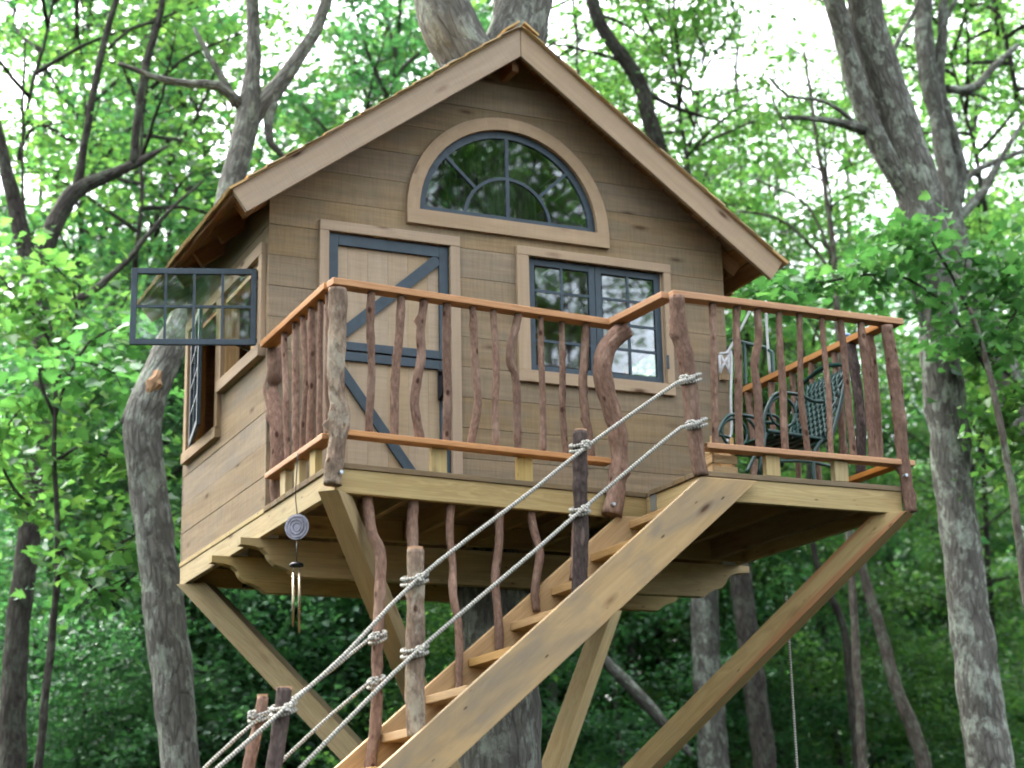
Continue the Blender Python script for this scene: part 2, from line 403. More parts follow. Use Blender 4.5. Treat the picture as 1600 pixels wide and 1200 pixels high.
def wall(name, org, ud, nd, length, top, holes, label=None, ph=.185):
    org, ud, nd = Vector(org), Vector(ud), Vector(nd)
    wl = MB()
    def put(mb, c, d0, d1, off):
        a, b, lo, hi, lo2, hi2 = c
        pts = [org + ud * a + Vector((0, 0, lo)), org + ud * b + Vector((0, 0, lo2)), org + ud * b + Vector((0, 0, hi2)), org + ud * a + Vector((0, 0, hi))]
        mb.prism([p + nd * d0 for p in pts], nd * (d1 - d0), gdir=ud, off=off)
    o = Vector((3, 7, 1))
    for c in cells(.02, length - .02, .0, 4, top, holes): put(wl, c, -.055, -.024, o)
    w = wl.build(name, M['inner'], house)
    z = 0.0; k = 0
    while z < 3.1:
        cs = cells(0, length, z + .0015, z + ph - .0015, top, holes)
        if cs:
            groups = []
            for c in cs:                                   # contiguous pieces of the row: one plank each
                hit = [g_ for g_ in groups if any(abs(q[1] - c[0]) < 1e-5 and min(q[5], c[3]) - max(q[4], c[2]) > 1e-4 or q[0] == c[0] and (abs(q[3] - c[2]) < 1e-5 or abs(q[2] - c[3]) < 1e-5) for q in g_)]
                new = [c]
                for g_ in hit: new = g_ + new; groups.remove(g_)
                groups.append(new)
            for g_ in groups:
                pl_ = MB(); off = Vector((rnd.random() * 50, rnd.random() * 50, rnd.random() * 50)); pr = rnd.uniform(-.0035, .0)
                for c in g_: put(pl_, c, -.022, pr, off)
                pl_.build('plank', M['siding'], w)
        z += ph; k += 1
    return w
gable = lambda x: roofz(x) - .035
DOORH = ('r', .325, 1.14, -.1, 1.69)
WINH = ('r', 1.59, 2.585, .90, 1.69)
ARCH = ('a', 1.51, 1.86, .625)
wall('front_wall', (0, 0, 0), (1, 0, 0), (0, -1, 0), W, gable, [DOORH, WINH, ARCH])
wall('left_wall', (0, L - .002, 0), (0, -1, 0), (-1, 0, 0), L - .004, lambda u: 1.86, [('r', L - .91, L - .12, .92, 1.47), ('r', L - 1.75, L - 1.0, .66, 1.47)])
wall('rear_wall', (W, L, 0), (-1, 0, 0), (0, 1, 0), W, gable, [])
wall('right_wall', (W, .002, 0), (0, 1, 0), (1, 0, 0), L - .004, lambda u: 1.86, [('r', .5, 1.3, .9, 1.45)])

# ---- door
door = MB()
door.box((.296, -.028, .0), (.353, .004, 1.66), 2)
door.box((1.112, -.028, .0), (1.174, .004, 1.66), 2)
door.box((.296, -.030, 1.66), (1.174, .004, 1.722), 0)
door = door.build('door', M['trim'], house, bevel=.003, label='dutch door of pale vertical boards with slate blue frame and diagonal braces')
x = .356
while x < 1.105:
    x2 = min(x + .125, 1.109)
    for z0, z1 in ((.015, .945), (.952, 1.655)):
        MB().box((x + .0005, .018, z0), (x2 - .0005, .038, z1), 2).build('plank', M['doorwood'], door, bevel=.001)
    x = x2
def dbar(p0, p1, w, y0=-.004, y1=.016):
    MB().beam((p0[0], (y0 + y1) / 2, p0[1]), (p1[0], (y0 + y1) / 2, p1[1]), y1 - y0, w).build('brace', M['blue'], door, bevel=.002)
for z0, z1 in ((.02, .944), (.953, 1.653)):
    dbar((.358 + .029, z0), (.358 + .029, z1), .058); dbar((1.107 - .03, z0), (1.107 - .03, z1), .058)
dbar((.417, 1.653 - .034), (1.047, 1.653 - .034), .066); dbar((.417, .953 + .026), (1.047, .953 + .026), .05)
dbar((.417, .944 - .027), (1.047, .944 - .027), .052); dbar((.417, .05), (1.047, .05), .058)
dbar((.425, 1.03), (1.045, 1.575), .066, -.001, .014); dbar((.42, .86), (.99, .10), .06, -.001, .014)
h = MB(); h.box((1.03, -.014, .70), (1.065, -.004, .88), 2); h.tube([(1.047, -.01, .87), (1.047, -.05, .85), (1.047, -.06, .79), (1.047, -.05, .73), (1.047, -.01, .71)], .011, 8); h.box((1.03, -.014, .865), (1.10, -.004, .89), 0)
h.build('handle', M['iron'], door, bevel=.001)
MB().beam((1.07, -.03, .665), (1.07, -.03, .695), .03, .02, up=(0, 1, 0)).build('latch', M['tread'], door)

# ---- front casement window: two sashes of eight panes
def pane_grid(par, org, ud, vd, nd, w, h, cols, rows, fr, mu, th=.02, mat='blue'):
    """sash: frame bars, muntins and panes in the plane org + ud*u + vd*v, nd outward"""
    org, ud, vd, nd = map(Vector, (org, ud, vd, nd))
    P = lambda u, v: org + ud * u + vd * v
    f = MB()
    f.beam(P(fr / 2, 0), P(fr / 2, h), fr, th, up=nd); f.beam(P(w - fr / 2, 0), P(w - fr / 2, h), fr, th, up=nd)
    f.beam(P(fr, fr / 2), P(w - fr, fr / 2), fr, th, up=nd); f.beam(P(fr, h - fr / 2), P(w - fr, h - fr / 2), fr, th, up=nd)
    f.build('frame', M[mat], par, bevel=.002)
    cw, rh = (w - 2 * fr) / cols, (h - 2 * fr) / rows
    for i in range(1, cols): MB().beam(P(fr + cw * i, fr), P(fr + cw * i, h - fr), mu, th * .8, up=nd).build('muntin', M[mat], par)
    for j in range(1, rows): MB().beam(P(fr, fr + rh * j), P(w - fr, fr + rh * j), mu, th * .7, up=nd).build('muntin', M[mat], par)
    for i in range(cols):
        for j in range(rows):
            u0, v0 = fr + cw * i + mu / 2 + .0005, fr + rh * j + mu / 2 + .0005
            tl = nd * (rnd.uniform(-.0005, .0005))
            MB().prism([P(u0, v0) - tl, P(u0 + cw - mu - .001, v0) + tl, P(u0 + cw - mu - .001, v0 + rh - mu - .001) + tl, P(u0, v0 + rh - mu - .001) - tl], nd * .003).build('pane', M['glass'], par)
win = MB()
win.box((1.547, -.028, .938), (1.627, .003, 1.662), 2); win.box((2.557, -.028, .938), (2.607, .003, 1.662), 2)
win.box((1.547, -.030, 1.662), (2.607, .003, 1.718), 0); win.box((1.547, -.030, .864), (2.607, .003, .938), 0)
win.box((1.620, .006, .93), (1.636, .05, 1.67), 2); win.box((2.548, .006, .93), (2.562, .05, 1.67), 2)
window = win.build('window', M['trim'], house, bevel=.003, label='double casement window with sixteen small panes in slate blue sashes beside the door')
for x0 in (1.637, 2.094):
    pane_grid(window, (x0, .022, .941), (1, 0, 0), (0, 0, 1), (0, -1, 0), .453, .718, 2, 4, .042, .016)
MB().box((2.548, -.036, 1.03), (2.566, -.030, 1.12), 2).build('hinge', M['blue'], window, bevel=.002)

# ---- arched window
ax, az = 1.51, 1.868
def arc_band(mb, r0, r1, y0, y1, a0=0, a1=math.pi, n=28):
    for k in range(n):
        t0 = a0 + (a1 - a0) * k / n; t1 = a0 + (a1 - a0) * (k + 1) / n
        p = [(ax + r * math.cos(t), y0, az + r * math.sin(t)) for r, t in ((r0, t0), (r1, t0), (r1, t1), (r0, t1))]
        tm = (t0 + t1) / 2; rm = (r0 + r1) / 2
        mb.prism(p, (0, y1 - y0, 0), gdir=(-math.sin(tm), 0, math.cos(tm)), off=Vector((4 + rm * tm, 9, 2)))
aw = MB(); arc_band(aw, .592, .672, -.028, .003)
aw.box((ax - .672, -.030, 1.775), (ax + .672, .003, az - .001), 0)
arch = aw.build('window', M['trim'], house, label='half-round window under the gable with six panes and a slate blue frame')
f = MB(); arc_band(f, .548, .591, .005, .03); f.box((ax - .548, .005, az), (ax + .548, .030, az + .036), 0); f.build('frame', M['blue'], arch)
f = MB(); arc_band(f, .275, .295, .008, .026, .13, math.pi - .13); f.build('muntin', M['blue'], arch)
MB().box((ax - .011, .006, az + .036), (ax + .011, .026, az + .549), 2).build('muntin', M['blue'], arch)
for t in (math.radians(43), math.radians(137)):
    MB().beam((ax + .295 * math.cos(t), .016, az + .295 * math.sin(t)), (ax + .549 * math.cos(t), .016, az + .549 * math.sin(t)), .018, .02).build('muntin', M['blue'], arch)
def sector(r0, r1, a0, a1):
    p = []; n = 8
    for k in range(n + 1): t = a0 + (a1 - a0) * k / n; p.append((ax + r1 * math.cos(t), .017, max(az + .037, az + r1 * math.sin(t))))
    if r0: 
        for k in range(n, -1, -1): t = a0 + (a1 - a0) * k / n; p.append((ax + r0 * math.cos(t), .017, max(az + .037, az + r0 * math.sin(t))))
    else: p.append((ax + (.01 if a0 < 1 else -.01), .017, az + .037))
    MB().prism(p, (0, .003, 0), gdir=(1, 0, 0)).build('pane', M['glass'], arch)
for a0, a1 in ((.07, .74), (.77, 1.55), (1.59, 2.38), (2.41, 3.07)): sector(.292, .552, a0, a1)
for a0, a1 in ((.14, 1.54), (1.60, 3.0)): sector(0, .278, a0, a1)

# ---- left wall windows, both sashes swung open
lw = MB()
lw.box((-.028, .055, .955), (.003, .12, 1.50), 2); lw.box((-.028, .91, .955), (.003, .965, 1.50), 2)
lw.box((-.030, .055, 1.50), (.003, .965, 1.57), 1); lw.box((-.045, .05, .885), (.003, .945, .955), 1)
leftwin = lw.build('window', M['trim'], house, bevel=.003, label='front opening of the left wall with its eight-pane sash swung wide open')
jb = MB(); jb.box((.0, .905, .93), (.09, .93, 1.47), 2); jb.box((.0, .12, 1.45), (.09, .905, 1.475), 1); jb.box((0, .12, .93), (.09, .905, .95), 1); jb.box((.10, .60, .93), (.14, .69, 1.46), 2); jb.build('jamb', M['jamb'], leftwin)
lw2 = MB()
lw2.box((-.028, .97, .69), (.003, 1.03, 1.50), 2); lw2.box((-.028, 1.72, .69), (.003, 1.785, 1.50), 2)
lw2.box((-.030, .97, 1.50), (.003, 1.785, 1.57), 1); lw2.box((-.040, .966, .62), (.003, 1.783, .69), 1)
leftwin2 = lw2.build('window', M['trim'], house, bevel=.003, label='rear opening of the left wall with a lower sill and a half open blue sash')
jb = MB(); jb.box((.0, 1.70, .69), (.09, 1.72, 1.47), 2); jb.box((.0, 1.03, 1.45), (.09, 1.70, 1.475), 1); jb.build('jamb', M['inner'], leftwin2)
# sash 1: hinged at the front jamb, swung past square
A = Vector((-.024, .15, .972)); B = Vector((-.69, .38, .972)); ud = (B - A); wS = ud.length; ud.normalize(); vd = Vector((0, 0, 1)); ndv = ud.cross(vd).normalized()
if ndv.y > 0: ndv = -ndv
pane_grid(leftwin, A, ud, vd, ndv, wS + .01, .458, 4, 2, .034, .014, .026)
h = MB(); h.beam((0.0, .14, 1.0), (-.03, .152, 1.0), .02, .02); h.beam((0.0, .14, 1.38), (-.03, .152, 1.38), .02, .02); h.build('hinge', M['iron'], leftwin)
h = MB(); h.tube([(.02, .30, .96), (-.10, .24, .985), (-.16, .21, .99)], .006, 6); h.build('stay', M['greenpaint'], leftwin)
# sash 2: nearly edge-on
A2 = Vector((-.02, 1.62, .70)); B2 = Vector((-.130, 1.001, .70)); ud2 = (B2 - A2); w2 = ud2.length; ud2.normalize(); n2 = Vector((0, 0, 1)).cross(ud2).normalized()
pane_grid(leftwin2, A2, ud2, (0, 0, 1), n2, w2, .76, 2, 4, .04, .015, .024)

# ---- roof
roof = MB()
yF, yB = -.22, 1.98
def rake(y0, y1):
    m_ = MB()
    for s in (-1, 1):
        e = 1.795
        top0 = Vector((W / 2 + s * .002, y0, 3.05)); topE = Vector((W / 2 + s * e, y0, 3.05 - SL * e))
        dn = Vector((-s * .088, 0, -.120))
        p = [top0, topE, topE + dn, Vector((W / 2 + s * .002, y0, 3.05 - .188))]
        MB().prism(p, (0, y1 - y0, 0), gdir=(topE - top0)).build('rake_board', M['trim'], ROOF, bevel=.003)
rf = MB()
rf.box((W / 2 - .02, -.16, 2.80), (W / 2 + .02, yB - .05, 2.93), 1)
ROOF = rf.build('roof', M['sheath'], house)
rake(yF - .03, yF); rake(yB, yB + .03)
# sheathing boards under the shingles, running front to back
for s in (-1, 1):
    k = 0; d = .02
    slope = Vector((s, 0, -SL)).normalized(); nrm = Vector((s * SL, 0, 1)).normalized(); Ls = 1.795 * math.sqrt(1 + SL * SL)
    while d < Ls - .02:
        w_ = min(rnd.uniform(.10, .14), Ls - d)
        c = Vector((W / 2, 0, 3.05)) + slope * (d + w_ / 2) - nrm * .014
        MB().beam((c.x, yF + .003, c.z), (c.x, yB - .002, c.z), w_ - .012, .02, up=nrm).build('sheathing_board', M['sheath'], ROOF)
        d += w_
    # rafters with exposed tails
    for y in (.06, .52, .98, 1.44, 1.84):
        a = Vector((W / 2 + s * .02, y, 3.05)) + slope * .02 - nrm * .078; b = Vector((W / 2, y, 3.05)) + slope * (Ls - (.10 if s < 0 else .14)) - nrm * .078
        MB().beam(a, b, .04, .10, up=nrm).build('rafter', M['sheath'], ROOF, bevel=.003)
    # shingle courses
    exp = Ls / 16; d = 0; c_ = 0
    while d < Ls - .05:
        base = Vector((W / 2, 0, 3.05)) + slope * (d + exp + .012)
        y = yF - .055; sh = MB()
        while y < yB + .05:
            w_ = rnd.uniform(.09, .2); y2 = min(y + w_, yB + .07)
            lo = rnd.uniform(-.008, .012) + (.015 if y < yF else 0); t0 = rnd.uniform(.010, .020)
            p0 = base + slope * lo; p1 = Vector((W / 2, 0, 3.05)) + slope * max(-.01, d - .12)
            q = [p0 + nrm * .003, p0 + nrm * (.006 + t0), p1 + nrm * .007, p1 + nrm * .0005]
            sh.prism([(v.x, y + .002, v.z) for v in q], (0, y2 - y - .004, 0), gdir=slope)
            y = y2
        sh.build('shingle_course', M['shingle'], ROOF)
        d += exp
rc = MB()
y = yF - .06
while y < yB + .05:
    w_ = rnd.uniform(.12, .2)
    for s in (-1, 1):
        sl = Vector((s, 0, -SL)).normalized(); nr = Vector((s * SL, 0, 1)).normalized(); p = Vector((W / 2, y, 3.05)) + nr * .034
        rc.beam(p + sl * .055 - nr * .0, p + sl * .055 + Vector((0, w_ - .004, 0)), .12, .012, up=nr)
    y += w_
rc.build('ridge_cap', M['shingle'], ROOF)

# ---- deck: boards, joists, rims, beams, braces
DECK = MB(); 
DECK.box((.04, -.02, -.148), (XR - .04, .02, -.033), 0)
DECK = DECK.build('deck', M['treated'], house)
def fy(x): return -1.19 + .093 * x
yy = np.linspace(0, 1, 10)
XN = 1.83
for a, b in zip(yy, yy[1:]):
    def e(x, t): return fy(x) * (1 - t)
    p = [(-.012, e(0, b) - .0, -.028), (XN - .002, e(XN, b), -.028), (XN - .002, e(XN, a) + .004, -.028), (-.012, e(0, a) + .004, -.028)]
    p = [(-.012, e(0, a) - (0.012 if a == 0 else -.003), -.028), (XN - .002, e(XN, a) - (.012 if a == 0 else -.003), -.028), (XN - .002, e(XN, b) - .003, -.028), (-.012, e(0, b) - .003, -.028)]
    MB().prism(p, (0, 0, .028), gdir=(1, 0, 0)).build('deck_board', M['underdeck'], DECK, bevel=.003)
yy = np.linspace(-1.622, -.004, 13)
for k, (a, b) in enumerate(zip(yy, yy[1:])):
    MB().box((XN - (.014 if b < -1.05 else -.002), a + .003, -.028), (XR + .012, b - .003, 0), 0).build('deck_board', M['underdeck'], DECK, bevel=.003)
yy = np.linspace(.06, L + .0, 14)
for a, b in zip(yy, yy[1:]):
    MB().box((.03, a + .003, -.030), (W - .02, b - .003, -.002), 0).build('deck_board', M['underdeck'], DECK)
T, Z0, Z1 = .038, -.150, -.0285
def rim(p0, p1, name='rim_joist', mat='treated', z0=Z0, z1=Z1, t=T):
    m_ = (z0 + z1) / 2
    return MB().beam((p0[0], p0[1], m_), (p1[0], p1[1], m_), t, z1 - z0).build(name, M[mat], DECK, bevel=.004)
rim((.0195, -1.152), (.0195, L + .0))                                   # left
rim((0, fy(0) + .019), (XN, fy(XN) + .019))                             # front of the left part
rim((XN + .019, fy(XN) + .003), (XN + .019, -1.573))                    # side of the stair opening
rim((XN, -1.591), (XR, -1.591))                                         # front of the right part
rim((XR - .019, -1.571), (XR - .019, L))                                # right
rim((.04, L - .02), (XR - .04, L - .02))
MB().box((-.006, .0, -.0282), (.03, L, -.002), 1).build('sill_plate', M['treated'], DECK, bevel=.002)
for x in np.arange(.42, 3.0, .40):
    y0 = fy(x) + .04 if x < XN else -1.571
    rim((x, y0), (x, -.022), 'joist', 'joist'); rim((x, .022), (x, L - .042), 'joist', 'joist')
MB().box((XN - .006, -1.14, -.115), (XN - .0, -1.08, -.03), 2).build('bracket', M['steel'], DECK)
def gbeam(y):
    zt = -.1505; prof = [(-.107, 0), (-.107, -.042), (-.03, -.048), (.02, -.06), (.05, -.085), (.065, -.115), (.095, -.145), (.14, -.158), (.18, -.175), (.22, -.205)]
    x1 = 3.15; pr = [(x, zt + z) for x, z in prof] + [(x1 - .11 - x, zt + z) for x, z in reversed(prof)]
    MB().prism([(x, y - .035, z) for x, z in pr], (0, .07, 0), gdir=(1, 0, 0)).build('beam', M['treated'], DECK, bevel=.003)
    for xx in (.06, 3.0):
        b = MB(); b.box((xx - .045, y - .055, zt + .0012), (xx + .045, y - .0355, zt + .05), 0); b.build('bracket', M['steel'], DECK, bevel=.002)
gbeam(.14); gbeam(.74)
TC = Vector((1.58, .43, -2.08))
for P, mt, s, lb in (((.155, 1.71, -.151), 'brace2', .145, 'pale diagonal timber from the rear left corner'), ((.07, -1.10, -.151), 'brace2', .11, 'diagonal timber from the front left corner'),
                 ((2.975, -1.50, -.151), 'brace', .125, 'diagonal timber with reddish streaks from the front right corner'), ((3.0, 1.78, -.151), 'brace2', .125, 'diagonal timber from the rear right corner')):
    P = Vector(P); d = (TC - P); e = TC - d.normalized() * .2
    hor = Vector((d.x, d.y, 0)).normalized()
    ax_ = (e - P).normalized(); up_ = Vector((0, 0, 1))
    side = ax_.cross(up_).normalized(); u_ = side.cross(ax_).normalized(); hh = s / 2
    V = []; G = []
    for b, c in ((-hh, -hh), (hh, -hh), (hh, hh), (-hh, hh)):          # top end cut level against the joists
        q = P + side * b + u_ * (c - hh); t = (P.z - q.z) / ax_.z; V.append(q + ax_ * t)
    for b, c in ((-hh, -hh), (hh, -hh), (hh, hh), (-hh, hh)): V.append(e + side * b + u_ * (c - hh))
    o = Vector((rnd.random() * 9, 3, 1))
    G = [o + Vector(((v - P).dot(ax_), (v - P).dot(side), (v - P).dot(u_))) for v in V]
    m_ = MB(); m_.add(V, [(0, 3, 2, 1), (4, 5, 6, 7), (0, 1, 5, 4), (1, 2, 6, 5), (2, 3, 7, 6), (3, 0, 4, 7)], G)
    m_.build('brace', M[mt], DECK, bevel=.004, label=lb)

# ---- railing of peeled-looking branches
RAIL = MB(); rz = .932
RAIL.beam((-.03, -1.19, rz), (1.70, -1.03, rz), .088, .036)
RAIL = RAIL.build('railing', M['cedar'], house, bevel=.004)
def rail(p0, p1, z=rz, w=.088, h=.036, name='handrail', mat='cedar'):
    MB().beam((*p0, z), (*p1, z), w, h).build(name, M[mat], RAIL, bevel=.004)
rail((0.0, -1.13), (0.0, -.0), rz + .002)
rail((1.655, -1.075), (1.70, -1.60), rz + .003)
rail((1.70, -1.61), (3.15, -1.61), rz)
rail((3.085, -1.56), (3.085, -.02), rz - .004, .075)
rail((0.04, -1.19), (1.60, -1.045), .147, .088, .030, 'bottom_rail'); rail((0.0, -1.12), (0.0, -.12), .147, .088, .030, 'bottom_rail')
rail((1.86, -1.61), (3.155, -1.61), .128, .088, .030, 'bottom_rail'); rail((3.085, -1.56), (3.085, -.1), .13, .075, .030, 'bottom_rail')
def block(x, y, alongx=True, z1=.131):
    MB().box((x - .042, y - .02, .001), (x + .042, y + .02, z1), 2).build('spacer_block', M['treated'], RAIL, bevel=.002) if alongx else \
        MB().box((x - .02, y - .045, .001), (x + .02, y + .045, z1), 2).build('spacer_block', M['treated'], RAIL, bevel=.002)
for px in (686, 826): p = at(px, 720, -1.12); block(p.x, fy(p.x) + .03)
for px in (1206, 1312): p = at(px, 740, -1.6); block(p.x, -1.60, True, .112)
block(0.01, -.86, False); block(.01, -.60, False); block(.01, -.35, False)

def stick(pts, w, Y, par, name='baluster', mat='stick', kn=2, n=12, z0=None, z1=None, shift=0, X=None, **k):
    """branch through photo points at depth Y; w = width in photo pixels (scalar or list)"""
    P = [(at(x, y, Y) if X is None else atx(x, y, X)) for x, y in pts]
    if z1 is not None: P[0] = P[0] + (P[1] - P[0]) * ((z1 - P[0].z) / (P[1].z - P[0].z)) if abs(P[1].z - P[0].z) > .01 else P[0]
    if z0 is not None: P[-1] = P[-1] + (P[-2] - P[-1]) * ((z0 - P[-1].z) / (P[-2].z - P[-1].z)) if abs(P[-2].z - P[-1].z) > .01 else P[-1]
    ww = w if hasattr(w, '__len__') else [w * rnd.uniform(.9, 1.0)] + [w * rnd.uniform(.94, 1.08) for _ in P[1:]]
    R = [q * mpp(p) / 2 for q, p in zip(ww, P)]
    m_ = MB(); m_.tube(P, R, n, seg=.03, jit=.010, bump=.16, knots=kn, seed=rnd.random() * 90, freq=14)
    return m_.build(name, M[mat], par, smooth=True, **k)
c4 = lambda L_: [(480 + x / 2.4, 330 + y / 2.4) for x, y in L_]
c5 = lambda L_: [(780 + x / 2.608, 370 + y / 2.608) for x, y in L_]
c1 = lambda L_: [(160 + x / 2., 360 + y / 2.) for x, y in L_]
c6 = lambda L_: [(1050 + x / 3., 430 + y / 3.) for x, y in L_]
c7 = lambda L_: [(240 + x / 2.667, 760 + y / 2.667) for x, y in L_]
c8 = lambda L_: [(1100 + x / 3.7515, 460 + y / 3.75) for x, y in L_]
TZ, BZ = .915, .160
for pts, w, kn in (([(240, 310), (235, 420), (237, 560), (235, 700), (235, 830)], 13, 1), ([(350, 325), (340, 480), (330, 620), (325, 840)], 14, 1),
               ([(440, 340), (425, 450), (425, 540), (410, 620), (400, 720), (420, 850)], 15, 2), ([(525, 350), (525, 600), (522, 860)], 13, 3),
               ([(620, 365), (628, 540), (635, 640), (635, 740), (615, 870)], 12, 3), ([(700, 378), (705, 480), (708, 600), (700, 720), (707, 880)], 10.5, 4),
               ([(795, 390), (765, 500), (765, 570), (785, 640), (790, 890)], 12.5, 3), ([(875, 405), (878, 600), (882, 900)], 10, 2)):
    q = c4(pts); x = at(*q[0], -1.1).x; stick(q, w, fy(x), RAIL, kn=kn + 2, z0=BZ, z1=TZ)
for pts, w in (([(258, 350), (258, 600), (270, 890)], 10), ([(350, 365), (345, 480), (335, 600), (345, 700), (370, 850), (375, 900)], 13)):
    stick(c5(pts), w, -1.04, RAIL, kn=3, z0=BZ, z1=TZ)
for pts, w in (([(570, 350), (580, 735)], 10), ([(603, 325), (605, 715)], 12), ([(627, 300), (635, 480), (628, 690)], 11), ([(655, 270), (655, 470), (650, 680)], 12), ([(680, 250), (678, 660)], 10), ([(705, 240), (700, 640)], 10)):
    stick(c1(pts), w, 0, RAIL, X=0.0, kn=2, z0=BZ, z1=TZ)
for pts, w in (([(190, 135), (195, 400), (205, 800)], 11), ([(302, 140), (310, 480), (320, 820)], 13), ([(400, 155), (405, 300), (385, 420), (400, 600), (415, 830)], 13),
               ([(497, 170), (505, 350), (515, 500), (530, 830)], 11.5), ([(597, 180), (600, 500), (635, 840)], 10), ([(700, 190), (715, 350), (735, 600), (745, 850)], 9),
               ([(793, 200), (820, 450), (850, 860)], 10.5), ([(885, 225), (915, 500), (940, 860)], 12.5)):
    stick(c6(pts), w, -1.61, RAIL, kn=2, z0=.14, z1=TZ)
for y, w, mt in ((-.10, 12, 'stick'), (-.37, 11, 'stick'), (-.60, 9, 'stick'), (-.82, 9, 'stick'), (-1.06, 11, 'stick'), (-1.24, 16, 'stickdark'), (-1.42, 14, 'stick')):
    P = [Vector((3.085, y, .915)), Vector((3.085 + rnd.uniform(-.015, .015), y + rnd.uniform(-.02, .02), .5)), Vector((3.085, y + rnd.uniform(-.02, .02), .145))]
    m_ = MB(); m_.tube(P, w * .00375 / 2, 12, seg=.03, jit=.012, bump=.16, knots=2, seed=y * 7, freq=14); m_.build('baluster', M[mt], RAIL, smooth=True)
stick([(528, 452), (527, 520), (524, 600), (530, 650), (520, 757)], [30, 29, 27, 30, 28], -1.215, RAIL, 'post', 'stick2', 5, 18, label='thick pale corner post with knots at the front left')
stick(c1([(535, 370), (538, 450), (530, 500), (548, 640), (545, 850)]), [24, 22, 26, 24, 24], 0, RAIL, 'post', 'stick', 3, 16, X=.04)
stick(c5([(515, 375), (450, 440), (422, 520), (430, 620), (460, 720), (485, 800), (492, 900), (480, 980), (470, 1060), (458, 1130)]), [30, 30, 31, 30, 28, 29, 26, 29, 30, 32], -1.10, RAIL, 'post', 'stick', 2, 18, label='thick S-curved post left of the stair opening')
stick(c5([(722, 240), (735, 370), (755, 480), (770, 600), (785, 740), (800, 870), (818, 975)]), [23, 25, 27, 25, 24, 24, 24], -1.64, RAIL, 'post', 'stick', 4, 16, label='leaning knotty post where the rope handrails start')
stick(c6([(1010, 240), (1030, 400), (1050, 560), (1075, 760), (1105, 1000), (1122, 1115)]), [20, 20, 22, 20, 19, 20], -1.64, RAIL, 'post', 'stick', 4, 16, label='corner post at the front right of the deck')
bolts = MB()
for q, Y in (((534, 737), -1.275), ((960, 787), -1.17), ((1417, 742), -1.69)):
    p = at(*q, Y); bolts.tube([p, p + Vector((0, .03, 0))], .009, 10)
bolts.build('bolt', M['steel'], RAIL)

# ---- iron bracket with cleat and hoist rope at the right corner of the house
br = MB(); p0 = at(1143, 531, -.03); p1 = at(1207, 551, -.3)
br = MB(); br.tube([p0, at(1195, 543, -.2), p1, at(1209, 600, -.3)], .012, 8, smooth=False); br.tube([at(1163, 535, -.1), at(1165, 600, -.1)], .010, 8)
br.build('wall_bracket', M['greenpaint'], house)
cl = at(1132, 572, -.03)
c = MB(); c.beam(cl + Vector((0, .008, .09)), cl + Vector((0, .008, -.09)), .06, .03, up=(0, 1, 0)); c.build('cleat', M['trim'], house)
hr = MB()
hr.tube([at(1172, 485, -.15), at(1160, 509, -.14), at(1143, 540, -.10), at(1133, 556, -.09), at(1141, 548, -.09), at(1143, 570, -.1), at(1142, 620, -.12), at(1143, 672, -.12), at(1139, 685, -.12), at(1133, 694, -.12)], .0085, 8)
for a, b in (((1125, 553), (1139, 581)), ((1139, 553), (1125, 581)), ((1124, 556), (1126, 584)), ((1138, 556), (1139, 583)), ((1124, 553), (1140, 551))): hr.tube([at(*a, -.085), at((a[0] + b[0]) / 2, (a[1] + b[1]) / 2, -.10), at(*b, -.085)], .009, 8)
hr.tube([at(1196, 470, -.25), at(1199, 530, -.25), at(1203, 584, -.25)], .009, 8)
tag(hr.build('hoist_rope', M['whiterope'], smooth=True), 'white rope wrapped in a cross on a cleat at the right corner of the house', 'rope')

# ---- green metal chair on the deck
ch = empty('garden_chair', (2.75, -1.0, 0), label='dark green metal garden chair with scrolled arms behind the right railing', cat='chair')
def chpart(mb, name, mat='greenpaint', par=None, **k):
    o = mb.build(name, M[mat], par or ch, smooth=True, **k)
    if par is None: o.matrix_parent_inverse = Matrix.Translation(-Vector(ch.location))
    return o
YN, YF_ = -1.22, -.70
S3 = lambda pts, Y: [Vector((at(*q, YN).x, Y, at(*q, YN).z)) for q in c8(pts)]
for Y in (YN, YF_):
    a = MB(); a.tube(S3([(250, 1045), (300, 940), (350, 830), (350, 740), (375, 650), (430, 580), (560, 590), (640, 625), (705, 628)], Y), .011, 8); chpart(a, 'armrest')
    a = MB(); cc = S3([(460, 690)], Y)[0]; a.tube([cc + Vector((math.cos(t) * .085, 0, math.sin(t) * .085)) for t in np.linspace(0, 6.28, 14)], .009, 6)
    a.tube(S3([(540, 600), (600, 700), (560, 800)], Y), .009, 6); a.tube(S3([(360, 700), (430, 720), (470, 790)], Y), .009, 6); chpart(a, 'scroll')
    a = MB(); a.tube(S3([(370, 800), (520, 822), (700, 850)], Y), .013, 8); a.tube([Vector((2.50, Y, .18)), Vector((2.75, Y, .20)), Vector((2.98, Y, .17))], .009, 6); chpart(a, 'side_frame')
    for pts in ([(360, 810), (300, 1000)], [(690, 850), (640, 960), (650, 1080)]):
        q = S3(pts, Y); q[-1].z = .008; q = [Vector((v.x, v.y, v.z)) for v in q]; a = MB(); a.tube(q, .013, 8); chpart(a, 'leg')
